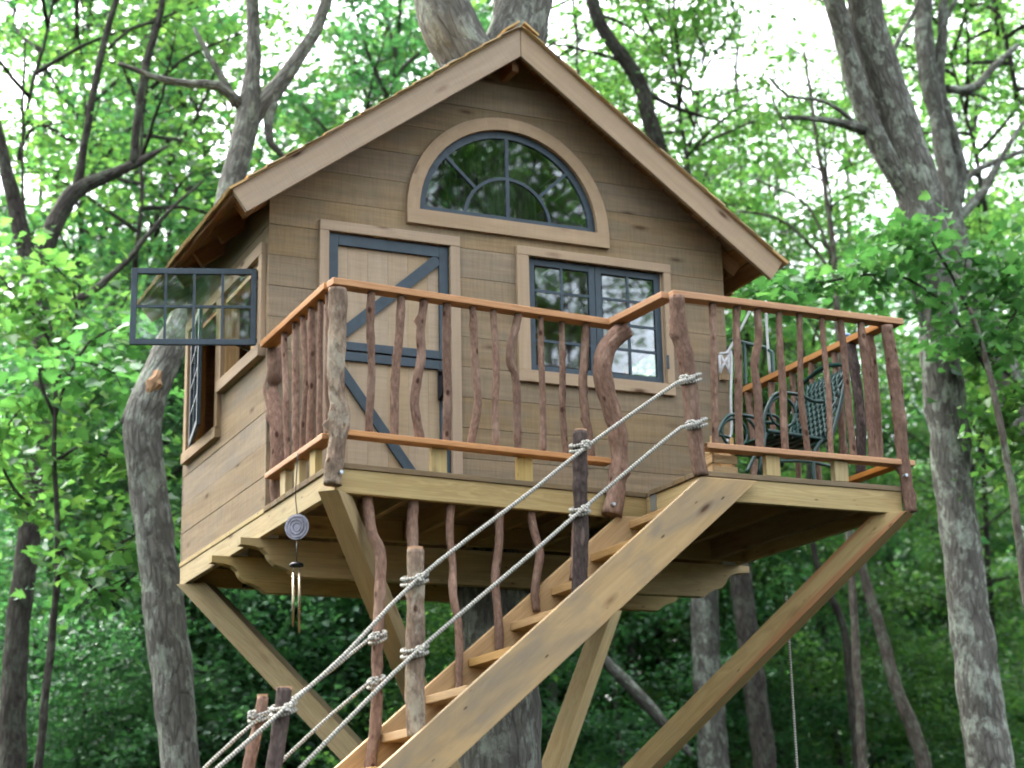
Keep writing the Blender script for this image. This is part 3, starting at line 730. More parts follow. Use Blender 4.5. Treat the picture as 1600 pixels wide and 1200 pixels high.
# seat slats and lattice back
sa, sb = S3([(372, 812), (690, 850)], 0); 
for k in range(6):
    t = (k + .5) / 6; p = sa.lerp(sb, t); a = MB(); a.beam((p.x, YN + .02, p.z - .002), (p.x, YF_ - .02, p.z - .002), .05, .012); chpart(a, 'slat', 'tread' if k % 9 == 8 else 'greenpaint')
ba, bb = S3([(735, 900), (850, 410)], 0); bw = bb - ba; bx = Vector((-.05, 0, 0))
bk = MB(); bdir = bw.normalized()
for Y in (YN + .01, YF_ - .01): bk.tube([Vector((ba.x, Y, ba.z)), Vector((ba.x + bw.x * .5 + .01, Y, ba.z + bw.z * .5)), Vector((bb.x, Y, bb.z))], .013, 8)
for t in (0.12, 1.0): p = ba + bw * t; bk.tube([(p.x, YN, p.z), (p.x, (YN + YF_) / 2, p.z + (.05 if t == 1 else 0)), (p.x, YF_, p.z)], .013, 8)
bko = chpart(bk, 'backrest')
lt = MB()
for k in range(-6, 12):
    for sgn in (1, -1):
        pts = []
        for t in np.linspace(.14, .97, 8):
            y = YN + .03 + k * .045 + sgn * (t - .5) * .3; 
            if YN + .01 < y < YF_ - .01: p = ba + bw * t; pts.append((p.x, y, p.z))
        if len(pts) > 1: lt.tube(pts, .0095, 5, smooth=False)
lt = chpart(lt, 'lattice', par=bko)

# ---- small wooden crate
cr = empty('wooden_crate', (2.03, -1.43, 0), label='small pinkish open wooden crate on the deck behind the lower rail', cat='crate')
for z0 in (.012, .085, .155):
    for y in (-1.53, -1.35):
        o = MB().box((-.11, y + 1.42 - .006, z0), (.11, y + 1.42 + .006, z0 + .055), 0).build('slat', M['jamb'], cr, bevel=.002)
    for x in (-.117, .117):
        MB().box((x - .006, -.116, z0), (x + .006, .076, z0 + .055), 1).build('slat', M['jamb'], cr, bevel=.002)
MB().box((-.104, -.10, .001), (.104, .06, .011), 0).build('base', M['jamb'], cr)
for x in (-.098, .098): MB().box((x - .01, -.1025, .012), (x + .01, -.084, .27), 2).build('corner_post', M['jamb'], cr)
cr.scale = (.62, .9, .8)
kb = MB(); kp = Vector((3.085, -1.2, .955)); kb.tube([(kp.x, kp.y, kp.z - .004), (kp.x, kp.y, kp.z + .015), (kp.x, kp.y, kp.z + .03)], [.016, .026, .012], 12)
tag(kb.build('glass_knob', M['bluebulb'], smooth=True), 'small blue glass knob resting on the right side handrail', 'knob')

# ---- wind chime
wc = empty('wind_chime', (-.05, -.78, .13), label='wind chime with grey carved disc hanging from the left edge of the deck', cat='wind chime')
def wpart(mb, name, mat):
    o = mb.build(name, M[mat], wc, smooth=True); o.matrix_parent_inverse = Matrix.Translation(-Vector(wc.location)); return o
xc, yc = -.062, -.78
a = MB(); a.tube([(xc, yc, .13), (xc - .01, yc, -.08), (xc, yc, -.19)], .0028, 6); a.tube([(xc, yc, -.33), (xc, yc, -.44)], .0028, 6)
for k in range(4): t = k * 1.57 + .5; a.tube([(xc + .022 * math.cos(t), yc + .022 * math.sin(t), -.455), (xc + .022 * math.cos(t), yc + .022 * math.sin(t), -.50)], .0015, 4)
wpart(a, 'cord', 'iron')
a = MB(); dz = -.255
nn = (CAM - Vector((xc, yc, dz))).normalized(); nn.z = 0; nn.normalize(); nn = (nn + Vector((-.5, 0, 0))).normalized()
a.tube([Vector((xc, yc, dz)) - nn * .005, Vector((xc, yc, dz)) + nn * .005], .066, 32, smooth=False)
for rr in (.055, .038, .02):
    s1 = nn.cross(Vector((0, 0, 1))).normalized()
    a.tube([Vector((xc, yc, dz)) + nn * .006 + (s1 * math.cos(t) + Vector((0, 0, 1)) * math.sin(t)) * rr for t in np.linspace(0, 6.28, 24)], .003, 6)
wpart(a, 'disc', 'slate')
a = MB(); a.tube([(xc, yc, -.458), (xc, yc, -.445), (xc, yc, -.438)], [.036, .034, .02], 20, smooth=False); wpart(a, 'top_plate', 'iron')
for k, ln in enumerate((.30, .24, .27, .22)):
    t = k * 1.57 + .5; q = (xc + .022 * math.cos(t), yc + .022 * math.sin(t)); a = MB(); a.tube([(*q, -.495), (*q, -.495 - ln)], .0065, 10); wpart(a, 'chime_tube', 'tubemetal')

# ================================================================== STAIRS
st = empty('staircase', (0, 0, 0), label='steep open timber staircase with rough branch balusters rising to the deck', cat='staircase')
def stringer(y0, y1, dz, mat):
    s = .843; zt = -.045; x0 = 1.81; dx = .335
    zb = GROUND + .0; xa = x0 - (zt + dz - zb) / s
    p = [(x0, y0, zt + dz), (x0 + dx, y0, zt + dz), (xa + dx, y0, zb), (xa, y0, zb)]
    if dz > .01: p = [(XN - .005, y0, -.155), (XN - .005, y0, -.155 - .12), (xa + dx, y0, zb), (xa, y0, zb), (x0 - (zt + dz + .155) / s, y0, -.155)]
    MB().prism(p, (0, y1 - y0, 0), gdir=(1, 0, s)).build('stringer', M[mat], st, bevel=.004)
stringer(-1.667, -1.629, 0, 'stair'); stringer(-1.11, -1.072, .055, 'tread')
for k in range(-1, 17):
    x = 1.439 - .2345 * k; zt = -.372 - .190 * k
    if zt < GROUND: break
    MB().box((x, -1.628, zt - .040), (min(x + .25, XN - .004), -1.112, zt), 1).build('tread', M['tread'], st, bevel=.003)
def stick_between(pts, w, Ya, Yb, par):
    n_ = len(pts); P = [at(x, y, Ya + (Yb - Ya) * min(1, k / (n_ - 1) * 1.3)) for k, (x, y) in enumerate(pts)]; P[0].z = min(P[0].z, -.06)
    m_ = MB(); m_.tube(P, [w * mpp(p) / 2 * rnd.uniform(.92, 1.08) for p in P], 12, seg=.03, jit=.010, bump=.16, knots=3, seed=rnd.random() * 90, freq=14); m_.build('baluster', M['stick'], par, smooth=True)
def sstick(pts, w, Y, name, mat='stick', kn=2, **k): return stick(pts, w, Y, st, name, mat, kn, 14, **k)
sstick([(907, 674), (906, 760), (908, 830), (903, 935)], [22, 23, 24, 24], -1.60, 'post', 'stickdark', 3, label='dark post with a cut pale top, highest on the stairs')
sstick([(649, 858), (650, 960), (648, 1060), (652, 1150)], [27, 29, 30, 30], -1.595, 'post', 'stick2', 2, label='thick post with flaking bark, second from the top')
sstick([(446, 1076), (440, 1130), (428, 1205), (420, 1300)], [25, 25, 26, 27], -1.595, 'post', 'stickdark', 2)
sstick([(410, 1088), (404, 1130), (388, 1205), (378, 1290)], [18, 19, 20, 21], -1.14, 'post', 'stick', 1)
for q, Y, w in (((907, 673), -1.60, 20), ((649, 857), -1.595, 25), ((446, 1075), -1.595, 24), ((410, 1087), -1.14, 17)):
    p = at(*q, Y); a = MB(); a.tube([p + Vector((0, 0, -.01)), p + Vector((0, 0, .006))], w * mpp(p) / 2 * .97, 14, smooth=False); a.build('cut_end', M['cut'], st)
for pts, w in (([(574, 778), (579, 827), (594, 872), (591, 970), (589, 1060), (587, 1135), (577, 1205)], 18), ([(646, 779), (644, 830), (646, 900), (650, 1000)], 17),
               ([(707, 786), (703, 824), (709, 884), (708, 930), (714, 970), (718, 1022), (716, 1080)], 12.5), ([(781, 792), (780, 846), (774, 902), (778, 940), (780, 985), (780, 1020)], 14),
               ([(828, 798), (836, 829), (843, 867), (834, 917), (838, 955)], 13), ([(902, 812), (899, 850), (896, 905)], 14)):
    xx = at(*pts[0], -1.1).x; pts[0] = (pts[0][0], pts[0][1] - 14)
    stick_between(pts, w, fy(xx) + .062, -1.128, st)

# ---- rope handrails
def rope(name, pts, lab, r=.0098, wraps=(), group='rope handrails of the stairs'):
    a = MB(); a.tube(pts, r, 8, seg=.15)
    for c_, rad, dirv in wraps:
        c_ = Vector(c_)
        for k in range(2):
            zz = (k - .5) * .028
            a.tube([c_ + Vector((math.cos(t) * rad, math.sin(t) * rad, zz + .02 * math.sin(t + 1))) for t in np.linspace(0, 6.28, 16)], r * .95, 8)
        kc = c_ + Vector(dirv)
        for k in range(3): a.tube([kc + Vector((math.cos(t + k) * .015, math.sin(t) * .011, math.sin(t + k * 2.1) * .016)) for t in np.linspace(0, 6.28, 9)], r * .75, 6)
    return tag(a.build(name, M['rope'], smooth=True), lab, 'rope', group)
yr = -1.66
P1 = [at(1085, 590, -1.70), at(1058, 598, -1.72), at(918, 697, -1.66), at(840, 760, -1.66), at(656, 902, -1.66), at(540, 1022, -1.66), at(440, 1112, -1.66), at(337, 1203, -1.66), at(240, 1290, -1.66)]
rope('handrail_rope', P1, 'upper near rope handrail from the leaning post down along the stairs', wraps=[(at(1079, 592, -1.64), .052, (-.075, -.06, -.02)), (at(906, 698, -1.60), .048, (-.0, -.06, -.0)), (at(648, 906, -1.595), .060, (-.0, -.07, 0)), (at(443, 1108, -1.595), .055, (-.0, -.07, 0))])
P2 = [at(1095, 660, -1.70), at(1064, 668, -1.72), at(910, 796, -1.66), at(840, 857, -1.66), at(656, 1014, -1.66), at(560, 1108, -1.66), at(467, 1203, -1.66), at(380, 1290, -1.66)]
rope('handrail_rope', P2, 'lower near rope handrail running parallel below the upper one', wraps=[(at(1088, 662, -1.64), .052, (-.07, -.06, -.02)), (at(906, 798, -1.60), .048, (0, -.06, 0)), (at(648, 1018, -1.595), .060, (0, -.07, 0))])
P3 = [at(604, 992, -1.19), at(575, 1000, -1.20), at(520, 1045, -1.16), at(460, 1090, -1.16), at(408, 1120, -1.19), at(330, 1190, -1.16), at(250, 1270, -1.16)]
rope('handrail_rope', P3, 'upper far rope handrail knotted to a thin baluster and looped round the short post', r=.0088, wraps=[(at(590, 996, -1.165), .040, (-.03, -.05, 0)), (at(406, 1118, -1.14), .050, (-.05, -.04, 0))])
P4 = [at(604, 1063, -1.19), at(575, 1068, -1.20), at(520, 1115, -1.16), at(450, 1180, -1.16), at(380, 1250, -1.16)]
rope('handrail_rope', P4, 'lower far rope handrail knotted low on the thin baluster', r=.0088, wraps=[(at(588, 1066, -1.165), .040, (-.03, -.05, 0))])
pb = at(1232, 945, -.9)
a = MB(); a.tube([at(1228, 930, -.75), at(1236, 1050, -.75), at(1246, 1205, -.75), at(1252, 1290, -.75)], .007, 6)
tag(a.build('thin_rope', M['rope'], smooth=True), 'thin slack rope hanging below the right diagonal timber', 'rope')

# ================================================================== TREES
def rs(a, b): return nrs.uniform(a, b)
def leaf_template(kind):
    if kind == 'maple':       # five pointed lobes, folded on the midrib
        half = [(0, 0), (.28, .05), (.50, .18), (.34, .28), (.58, .55), (.30, .52), (.24, .72), (0, 1.0)]
    else:
        half = [(0, 0), (.20, .12), (.38, .42), (.26, .72), (0, 1.0)]
    n = len(half); V = [(0, 0, 0)] * 0; 
    L_ = [(-x, y, .22 * x) for x, y in half]; R_ = [(x, y, .22 * x) for x, y in half[1:-1]]
    V = np.array(L_ + R_, dtype=np.float32); V[:, 2] -= .18 * V[:, 1] ** 2
    fL = list(range(n)); fR = [0, n - 1] + [n + k for k in range(n - 3, -1, -1)]
    return V, [fL, fR]
def foliage_mesh(name, centers, size, kind, mat, tilt=.55, outward=None):
    """one leaf per center; numpy all the way"""
    T_, faces = leaf_template(kind); nl = len(centers); C_ = np.asarray(centers, dtype=np.float32)
    s = nrs.uniform(.5, 1.3, nl)[:, None, None] * size
    yaw = nrs.uniform(0, 6.283, nl); nz = np.stack([nrs.normal(0, tilt, nl), nrs.normal(0, tilt, nl), np.ones(nl)], 1); nz /= np.linalg.norm(nz, axis=1)[:, None]
    d = np.stack([np.cos(yaw), np.sin(yaw), nrs.normal(-.35, .3, nl)], 1); d -= nz * np.sum(d * nz, 1)[:, None]; d /= np.linalg.norm(d, axis=1)[:, None]
    x = np.cross(d, nz)
    P = C_[:, None, :] + s * (T_[None, :, 0:1] * x[:, None, :] + T_[None, :, 1:2] * d[:, None, :] + T_[None, :, 2:3] * nz[:, None, :])
    nv = len(T_); me = bpy.data.meshes.new(name)
    me.vertices.add(nl * nv); me.vertices.foreach_set('co', P.reshape(-1).astype(np.float32))
    lt_ = sum(len(f) for f in faces); idx = np.concatenate([np.array(f) for f in faces])
    loops = (np.arange(nl)[:, None] * nv + idx[None, :]).reshape(-1)
    me.loops.add(nl * lt_); me.loops.foreach_set('vertex_index', loops.astype(np.int32))
    tot = np.tile(np.array([len(f) for f in faces]), nl); start = np.concatenate([[0], np.cumsum(tot)[:-1]])
    me.polygons.add(len(tot)); me.polygons.foreach_set('loop_start', start.astype(np.int32)); me.polygons.foreach_set('loop_total', tot.astype(np.int32))
    me.update(calc_edges=True)
    a = me.attributes.new('g', 'FLOAT_VECTOR', 'POINT'); col = np.repeat(nrs.rand(nl, 3), nv, axis=0).astype(np.float32); a.data.foreach_set('vector', col.ravel())
    me.materials.append(mat); return me

def sweep_branch(p, d, length, r0, n, droop=0.0, wander=.25):
    pts = [Vector(p)]; d = Vector(d).normalized(); rad = [r0]
    for k in range(n):
        d = (d + Vector((rs(-1, 1), rs(-1, 1), rs(-1, 1))) * wander + Vector((0, 0, -droop))).normalized()
        pts.append(pts[-1] + d * (length / n)); rad.append(r0 * (1 - (k + 1) / n * .8))
    return pts, rad
def crown_variant(seed, H=4.6, R=2.4, nprim=15, nsec=7, nleaf=48, size=.115, kind='oak', mat='leafA', up=.5, spread=.34, base=.0):
    """a crown with its branch skeleton; origin at the foot of the crown"""
    nrs.seed(seed); br = MB(); C_ = []
    ax_p, ax_r = sweep_branch((0, 0, 0), (0, 0, 1), H, .075, 7, 0, .10); br.tube(ax_p, [q_ * .45 for q_ in ax_r], 7, seg=.5)
    for i in range(nprim):
        t = base + (1 - base) * (i + .5) / nprim; k = min(6, int(t * 7)); p = ax_p[k].lerp(ax_p[k + 1], t * 7 - k)
        a = i * 2.4 + rs(-.4, .4); el = up + t * .7 + rs(-.2, .2); ln = R * (math.sin(math.pi * min(1, .18 + t * .78)) * .8 + .3) * rs(.8, 1.15)
        d = Vector((math.cos(a) * math.cos(el), math.sin(a) * math.cos(el), math.sin(el)))
        bp, brd = sweep_branch(p, d, ln, .032, 6, .03, .16); br.tube(bp, brd, 5, seg=.6)
        for j in range(nsec):
            u = .3 + .7 * (j + .5) / nsec; kk = min(5, int(u * 6)); q = bp[kk].lerp(bp[kk + 1], u * 6 - kk); dd = (bp[kk + 1] - bp[kk]).normalized()
            sd_ = dd.cross(Vector((0, 0, 1))).normalized() * (1 if j % 2 else -1)
            sp, sr = sweep_branch(q, dd * .6 + sd_ * rs(.6, 1.2) + Vector((0, 0, rs(-.25, .35))), rs(.5, 1.0), .011, 4, .05, .25); br.tube(sp, sr, 3, smooth=False, cap=False)
            w = np.array([list(v) for v in sp]); tt = nrs.rand(nleaf) ** .7 * 4; ki = np.minimum(3, tt.astype(int)); fr = (tt - ki)[:, None]
            pos = w[ki] * (1 - fr) + w[ki + 1] * fr + nrs.normal(0, 1, (nleaf, 3)) * np.array([spread, spread, spread * .42]) * .6
            C_.append(pos)
    C_ = np.concatenate(C_)
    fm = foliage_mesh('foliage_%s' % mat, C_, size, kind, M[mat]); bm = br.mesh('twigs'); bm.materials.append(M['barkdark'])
    for p_ in bm.polygons: p_.use_smooth = True
    return fm, bm
VARS = {'A': [crown_variant(101 + k, kind='oak', mat='leafA', size=.10, nleaf=58) for k in range(3)],
        'B': [crown_variant(201 + k, kind='oak', mat='leafB', size=.098, nleaf=58) for k in range(3)],
        'S': [crown_variant(401 + k, H=3.6, R=1.9, nprim=11, nsec=6, nleaf=32, mat='leafA', size=.10, up=.25) for k in range(2)],      # sparse
        'D': [crown_variant(301 + k, H=5.2, R=2.3, nprim=18, nsec=6, nleaf=60, kind='oak', mat='leafD', size=.11, up=-.1) for k in range(2)]}

def put(me, name, parent, loc, rot=(0, 0, 0), sc=1.0, kind=None):
    o = bpy.data.objects.new(name, me); COL.objects.link(o); o.parent = parent
    o.location = loc; o.rotation_euler = rot; o.scale = (sc, sc, sc) if not hasattr(sc, '__len__') else sc
    if kind: o['kind'] = kind
    return o
def crown(tree, p, var='A', sc=1.0, tilt=.25):
    """p in world space; the tree's Empty stays unrotated at its base"""
    fm, bm = VARS[var][rnd.randrange(len(VARS[var]))]; r = (rnd.uniform(-tilt, tilt), rnd.uniform(-tilt, tilt), rnd.uniform(0, 6.28)); q = Vector(p) - Vector(tree.location)
    put(fm, 'crown', tree, q, r, sc); put(bm, 'branches', tree, q, r, sc)
def limb(mb, Y, pts, n=12, dY=0.0, seed=0, seg=.12, jit=.015, bump=.13, ground=False, fr=5.):
    P = []; R = []
    for k, (x, y, w) in enumerate(pts):
        p = at(x, y, Y + dY * k); P.append(p); R.append(w * mpp(p) / 2)
    if ground:
        d = (P[0] - P[1]); d.z = min(d.z, -.3); g = P[0] + Vector((d.x / abs(d.z), d.y / abs(d.z), -1)) * (P[0].z - GROUND) * .5; g.z = GROUND - .05
        P = [g] + P; R = [R[0] * 1.35] + R
    mb.tube(P, R, n, seg=seg, jit=jit, bump=bump, seed=seed, freq=fr); return P
def tree(name, label, Y, trunk, limbs=(), mat='bark', crowns=(), cat='tree', group=None, n=16, seed=1, seg=.12):
    mb = MB(); P = limb(mb, Y, trunk, n, seed=seed, ground=True, seg=seg)
    t = empty(name, (P[0].x, P[0].y, GROUND), label=label, cat=cat, group=group); loc = Vector(t.location)
    def fix(o): o.matrix_parent_inverse = Matrix.Translation(-loc); return o
    fix(mb.build('trunk', M[mat], t, smooth=True))
    for lb in limbs:
        pts, kw = (lb, {}) if not isinstance(lb, dict) else (lb['p'], {k: v for k, v in lb.items() if k != 'p'})
        m2 = MB(); limb(m2, kw.get('Y', Y), pts, 8, dY=kw.get('dY', 0), seed=seed + len(pts), seg=.12); fix(m2.build('limb', M[kw.get('mat', mat)], t, smooth=True))
    for c_ in crowns: crown(t, *c_)
    return t

def up_(P, dz, dx=0, dy=0): return Vector(P) + Vector((dx, dy, dz))
# the host tree
mb = MB(); HP = [(1.66, .44, GROUND - .05), (1.60, .43, -3.2), (1.58, .43, -2.1), (1.57, .43, -.9), (1.58, .43, .4), (1.60, .45, 1.8), (1.62, .50, 2.7), (1.62, .55, 3.05)]
mb.tube(HP, [.40, .31, .265, .25, .25, .27, .31, .33], 20, seg=.1, jit=.02, bump=.12, freq=5)
t = empty('forked_tree', (1.66, .44, GROUND), label='massive forked tree that carries the house, its trunk rising through the roof', cat='tree'); loc = Vector(t.location)
o = mb.build('trunk', M['barklich'], t, smooth=True); o.matrix_parent_inverse = Matrix.Translation(-loc)
for pts in ([(765, 170, 95), (735, 100, 92), (700, 40, 90), (682, -30, 84), (660, -160, 74), (620, -400, 60)], [(770, 170, 100), (795, 100, 98), (815, 30, 92), (826, -40, 86), (850, -170, 74), (900, -400, 56)]):
    m2 = MB(); P = limb(m2, .55, pts, 18, seed=pts[0][2], seg=.09, bump=.14); o = m2.build('limb', M['barklich'], t, smooth=True); o.matrix_parent_inverse = Matrix.Translation(-loc)
    crown(t, P[-1], 'A', 1.1); crown(t, up_(P[-1], -.4, rnd.uniform(-.6, .6), .8), 'B', 1.0)

# left lichen covered tree
t = tree('leaning_tree', 'grey lichen spotted tree with a torn orange scar, left of the house', 4.0,
     [(279, 1205, 62), (272, 1100, 63), (259, 970, 66), (247, 880, 62), (235, 780, 57), (223, 700, 58), (226, 640, 60), (246, 590, 54), (268, 540, 50), (300, 470, 46), (333, 395, 44), (358, 310, 42), (374, 240, 38), (388, 180, 38), (394, 120, 26), (397, 60, 21), (394, 0, 20), (390, -160, 18), (385, -350, 14)],
     [[(388, 200, 24), (405, 172, 28), (424, 148, 30), (452, 110, 24), (488, 55, 20), (518, -20, 18), (560, -150, 14)],
      [(376, 165, 20), (340, 133, 15), (300, 131, 13), (255, 124, 11), (185, 100, 7)], [(370, 165, 16), (345, 120, 13), (325, 85, 10), (303, 42, 6)],
      [(425, 160, 20), (418, 190, 15), (425, 225, 12), (445, 245, 9), (470, 238, 6)], [(246, 600, 40), (205, 640, 20), (190, 660, 8)]],
     'barklich', seed=3)
loc = Vector(t.location); p = at(237, 597, 3.78)
m2 = MB(); m2.tube([at(229, 625, 3.93), at(238, 600, 3.885), at(249, 575, 3.93)], [.02, .062, .02], 14, seg=.04, bump=.5, jit=.02, freq=20); o = m2.build('broken_stub', M['wound'], t, smooth=False); o.matrix_parent_inverse = Matrix.Translation(-loc)
crown(t, at(390, -260, 4.0), 'S', 1.0); crown(t, at(560, -170, 4.4), 'A', .8)
# big right tree
t = tree('oak_tree', 'stout two-stemmed tree with pale lichen patches rising right of the deck', 3.0,
     [(1548, 1205, 74), (1530, 1080, 71), (1505, 870, 62), (1486, 720, 62), (1473, 600, 64), (1462, 470, 62), (1446, 360, 70), (1424, 260, 70), (1392, 160, 62), (1364, 70, 56), (1350, 0, 54), (1340, -60, 52), (1325, -300, 36)],
     [[(1440, 340, 34), (1408, 285, 34), (1366, 210, 34), (1340, 140, 33), (1322, 70, 32), (1302, 0, 32), (1270, -120, 26)],
      [(1350, 203, 18), (1310, 190, 13), (1262, 186, 9), (1222, 184, 5)], [(1390, 95, 10), (1405, 60, 8), (1425, 25, 7), (1440, -10, 6)], [(1455, 540, 12), (1430, 470, 8), (1415, 400, 7), (1410, 350, 5)], [(1350, 200, 8), (1290, 160, 6), (1230, 150, 5), (1200, 120, 3)]],
     'bark', seed=5)
crown(t, at(1330, -260, 3.0), 'A', 1.0); crown(t, at(1255, -130, 2.6), 'A', .8); crown(t, at(1420, -120, 3.8), 'B', .9)
TREE_R = t
# second right tree
t = tree('slanting_tree', 'slanting brown tree behind the stout two-stemmed one, at the right edge', 6.0,
     [(1690, 900, 50), (1640, 750, 50), (1592, 640, 48), (1550, 530, 46), (1512, 440, 42), (1489, 350, 36), (1481, 280, 32), (1466, 190, 27), (1447, 100, 30), (1440, -60, 26), (1435, -250, 20)],
     [[(1487, 330, 30), (1500, 260, 22), (1468, 150, 24), (1472, 60, 16), (1480, -60, 12)], [(1478, 140, 14), (1520, 138, 14), (1545, 112, 12), (1590, 70, 8)], [(1490, 345, 20), (1535, 300, 14), (1570, 235, 9), (1600, 190, 6)], [(1475, 340, 12), (1520, 270, 10), (1600, 235, 7)], [(1470, 150, 12), (1468, 60, 9), (1510, -30, 6)]],
     'bark', seed=8)
crown(t, at(1440, -100, 6.2), 'S', 1.2); crown(t, at(1590, 160, 6.8), 'S', 1.0); crown(t, at(1540, 330, 7.2), 'S', .9); crown(t, at(1600, -60, 7.5), 'A', .9); crown(t, at(1560, 60, 8.5), 'S', 1.0)
# dark tree at the left edge with long limbs
t = tree('dark_tree', 'dark tree at the left edge with long crooked limbs reaching up', 8.0,
     [(18, 1205, 44), (22, 1050, 40), (38, 900, 36), (50, 780, 36), (62, 680, 36), (72, 600, 36), (64, 500, 34), (46, 420, 30), (26, 330, 25), (6, 250, 20), (-20, 120, 16), (-40, -60, 12)],
     [[(48, 450, 26), (70, 390, 30), (88, 345, 30), (115, 302, 27), (165, 277, 22), (210, 257, 15), (235, 244, 10), (262, 228, 4)],
      [(118, 300, 18), (128, 250, 13), (138, 190, 12), (152, 120, 11), (166, 50, 10), (187, -20, 9), (200, -120, 7)], [(208, 258, 16), (213, 210, 13), (219, 150, 12), (232, 90, 12), (250, 20, 11), (265, -60, 9)],
      [(168, 75, 5), (205, 45, 6), (260, 25, 5), (300, 5, 3)], [(75, 505, 18), (110, 475, 14), (155, 448, 12), (195, 410, 10), (232, 365, 8), (270, 325, 6), (318, 282, 3)], [(40, 400, 6), (35, 300, 5), (36, 180, 5), (40, 60, 3)]],
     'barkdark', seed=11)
for q in ((120, 60), (300, -60), (30, 250), (210, 420)): crown(t, at(q[0], q[1] - 0, 9.5), 'S', .9)
# further trunks seen through the wood
t = tree('beech_tree', 'straight grey tree standing behind the right end of the deck beams', 9.0, [(1116, 1205, 50), (1106, 1050, 46), (1100, 930, 43), (1096, 820, 42), (1090, 600, 38), (1085, 350, 32)], [[(1080, 1180, 10), (1000, 1090, 22), (965, 1052, 20), (925, 1012, 16), (890, 960, 8)]], 'bark', seed=14)
crown(t, at(1085, 330, 9.6), 'A', 1.0)
t = tree('sapling', 'pale thin sapling leaning left beneath the right side of the deck', 8.0, [(1446, 1205, 24), (1402, 1080, 20), (1368, 960, 17), (1343, 880, 15), (1318, 800, 13), (1296, 700, 11), (1285, 600, 9)], [], 'barkpale', seed=15, n=10)
crown(t, at(1290, 640, 8.2), 'S', .55)
t = tree('sapling', 'dark thin crooked sapling just left of the pale leaning one', 10.5, [(1341, 1205, 15), (1330, 1080, 14), (1318, 980, 12), (1292, 920, 12), (1270, 850, 9), (1262, 700, 8)], [], 'barkdark', seed=16, n=10)
t = tree('maple_tree', 'slim dark tree crossing behind the right slope of the roof', 8.5, [(1120, 620, 30), (1095, 500, 28), (1062, 320, 24), (1018, 195, 26), (1000, 130, 24), (962, 75, 22), (930, 20, 20), (912, -60, 16)], [[(1000, 140, 10), (1060, 170, 7), (1130, 190, 4)], [(975, 95, 8), (900, 75, 5), (860, 70, 3)]], 'barkdark', seed=17)
crown(t, at(930, 40, 8.8), 'S', .9); crown(t, at(1060, 330, 8.8), 'S', .7)
t = tree('sapling', 'thin upright sapling in the bright gap right of the roof', 7.0, [(1330, 900, 12), (1318, 700, 11), (1309, 500, 10), (1303, 400, 9), (1290, 300, 8), (1272, 190, 6), (1256, 80, 4)], [[(1300, 400, 5), (1260, 320, 4), (1180, 280, 3)], [(1285, 270, 4), (1240, 230, 3), (1205, 150, 3)], [(1306, 430, 6), (1230, 350, 5), (1150, 330, 3)], [(1306, 470, 6), (1200, 420, 5), (1120, 340, 3)]], 'barkpale', seed=18, n=10)
crown(t, at(1300, 330, 7.2), 'S', .40)

# leafy low boughs near the house
def bough(t, Y, pts, nl, size, mat='leafC', spread=.16, kind='maple', nsub=9):
    loc = Vector(t.location); P = [at(x, y, Y) for x, y in pts]; m2 = MB(); m2.tube(P, [.016 * (1 - k / len(P) * .8) for k in range(len(P))], 6, seg=.15, jit=.02)
    C_ = []
    for j in range(nsub):
        u = (j + .5) / nsub * (len(P) - 1); k = min(len(P) - 2, int(u)); q = P[k].lerp(P[k + 1], u - k); d = (P[k + 1] - P[k]).normalized()
        s_ = Vector((rs(-1, 1), rs(-1, 1), rs(-.5, .2))).normalized(); sp, sr = sweep_branch(q, d * .4 + s_, rs(.3, .6), .006, 4, .08, .2); m2.tube(sp, sr, 4, smooth=False)
        w = np.array([list(v) for v in sp]); tt = nrs.rand(nl) * 4; ki = np.minimum(3, tt.astype(int)); fr = (tt - ki)[:, None]
        C_.append(w[ki] * (1 - fr) + w[ki + 1] * fr + nrs.normal(0, 1, (nl, 3)) * np.array([spread, spread, spread * .35]))
    o = m2.build('bough', M['barkdark'], t, smooth=True); o.matrix_parent_inverse = Matrix.Translation(-loc)
    fm = foliage_mesh('bough_foliage', np.concatenate(C_), size, kind, M[mat]); f_ = bpy.data.objects.new('foliage', fm); COL.objects.link(f_); f_.parent = o
nrs.seed(77)
sap = tree('maple_sapling', 'young maple with bright green leaves spreading before the stout right tree', 1.9, [(1640, 1205, 16), (1600, 900, 14), (1570, 700, 11), (1540, 560, 9), (1515, 480, 7)], [], 'barkpale', seed=21, n=8)
bough(sap, 2.1, [(1545, 580), (1480, 480), (1400, 430), (1300, 440), (1210, 450), (1160, 460)], 75, .105)
bough(sap, 2.3, [(1530, 520), (1470, 400), (1430, 350), (1380, 400)], 50, .105)
bough(sap, 2.2, [(1540, 560), (1590, 480), (1560, 420), (1500, 400)], 55, .105)
bough(sap, 2.6, [(1540, 560), (1590, 600), (1570, 650), (1600, 720)], 55, .105, 'leafA')
sap2 = tree('maple_sapling', 'young maple with large green leaves beside the scarred leaning tree', 5.0, [(60, 1205, 14), (80, 1000, 12), (90, 850, 9), (85, 700, 7), (90, 560, 6)], [], 'barkdark', seed=22, n=8)
bough(sap2, 5.0, [(85, 650), (60, 580), (110, 560), (190, 590), (250, 620)], 24, .11)
bough(sap2, 5.0, [(88, 720), (120, 700), (200, 720), (250, 690)], 22, .12, 'leafA')
bough(sap2, 5.0, [(88, 850), (150, 870), (220, 830), (280, 800)], 24, .11, 'leafA')
bough(sap2, 5.4, [(90, 850), (160, 930), (230, 880), (262, 870)], 22, .13, 'leafC')
bough(sap2, 5.4, [(60, 800), (20, 760), (0, 700), (30, 640)], 22, .12, 'leafA')
bough(sap2, 5.4, [(85, 650), (120, 560), (160, 520), (210, 500)], 22, .12, 'leafC')

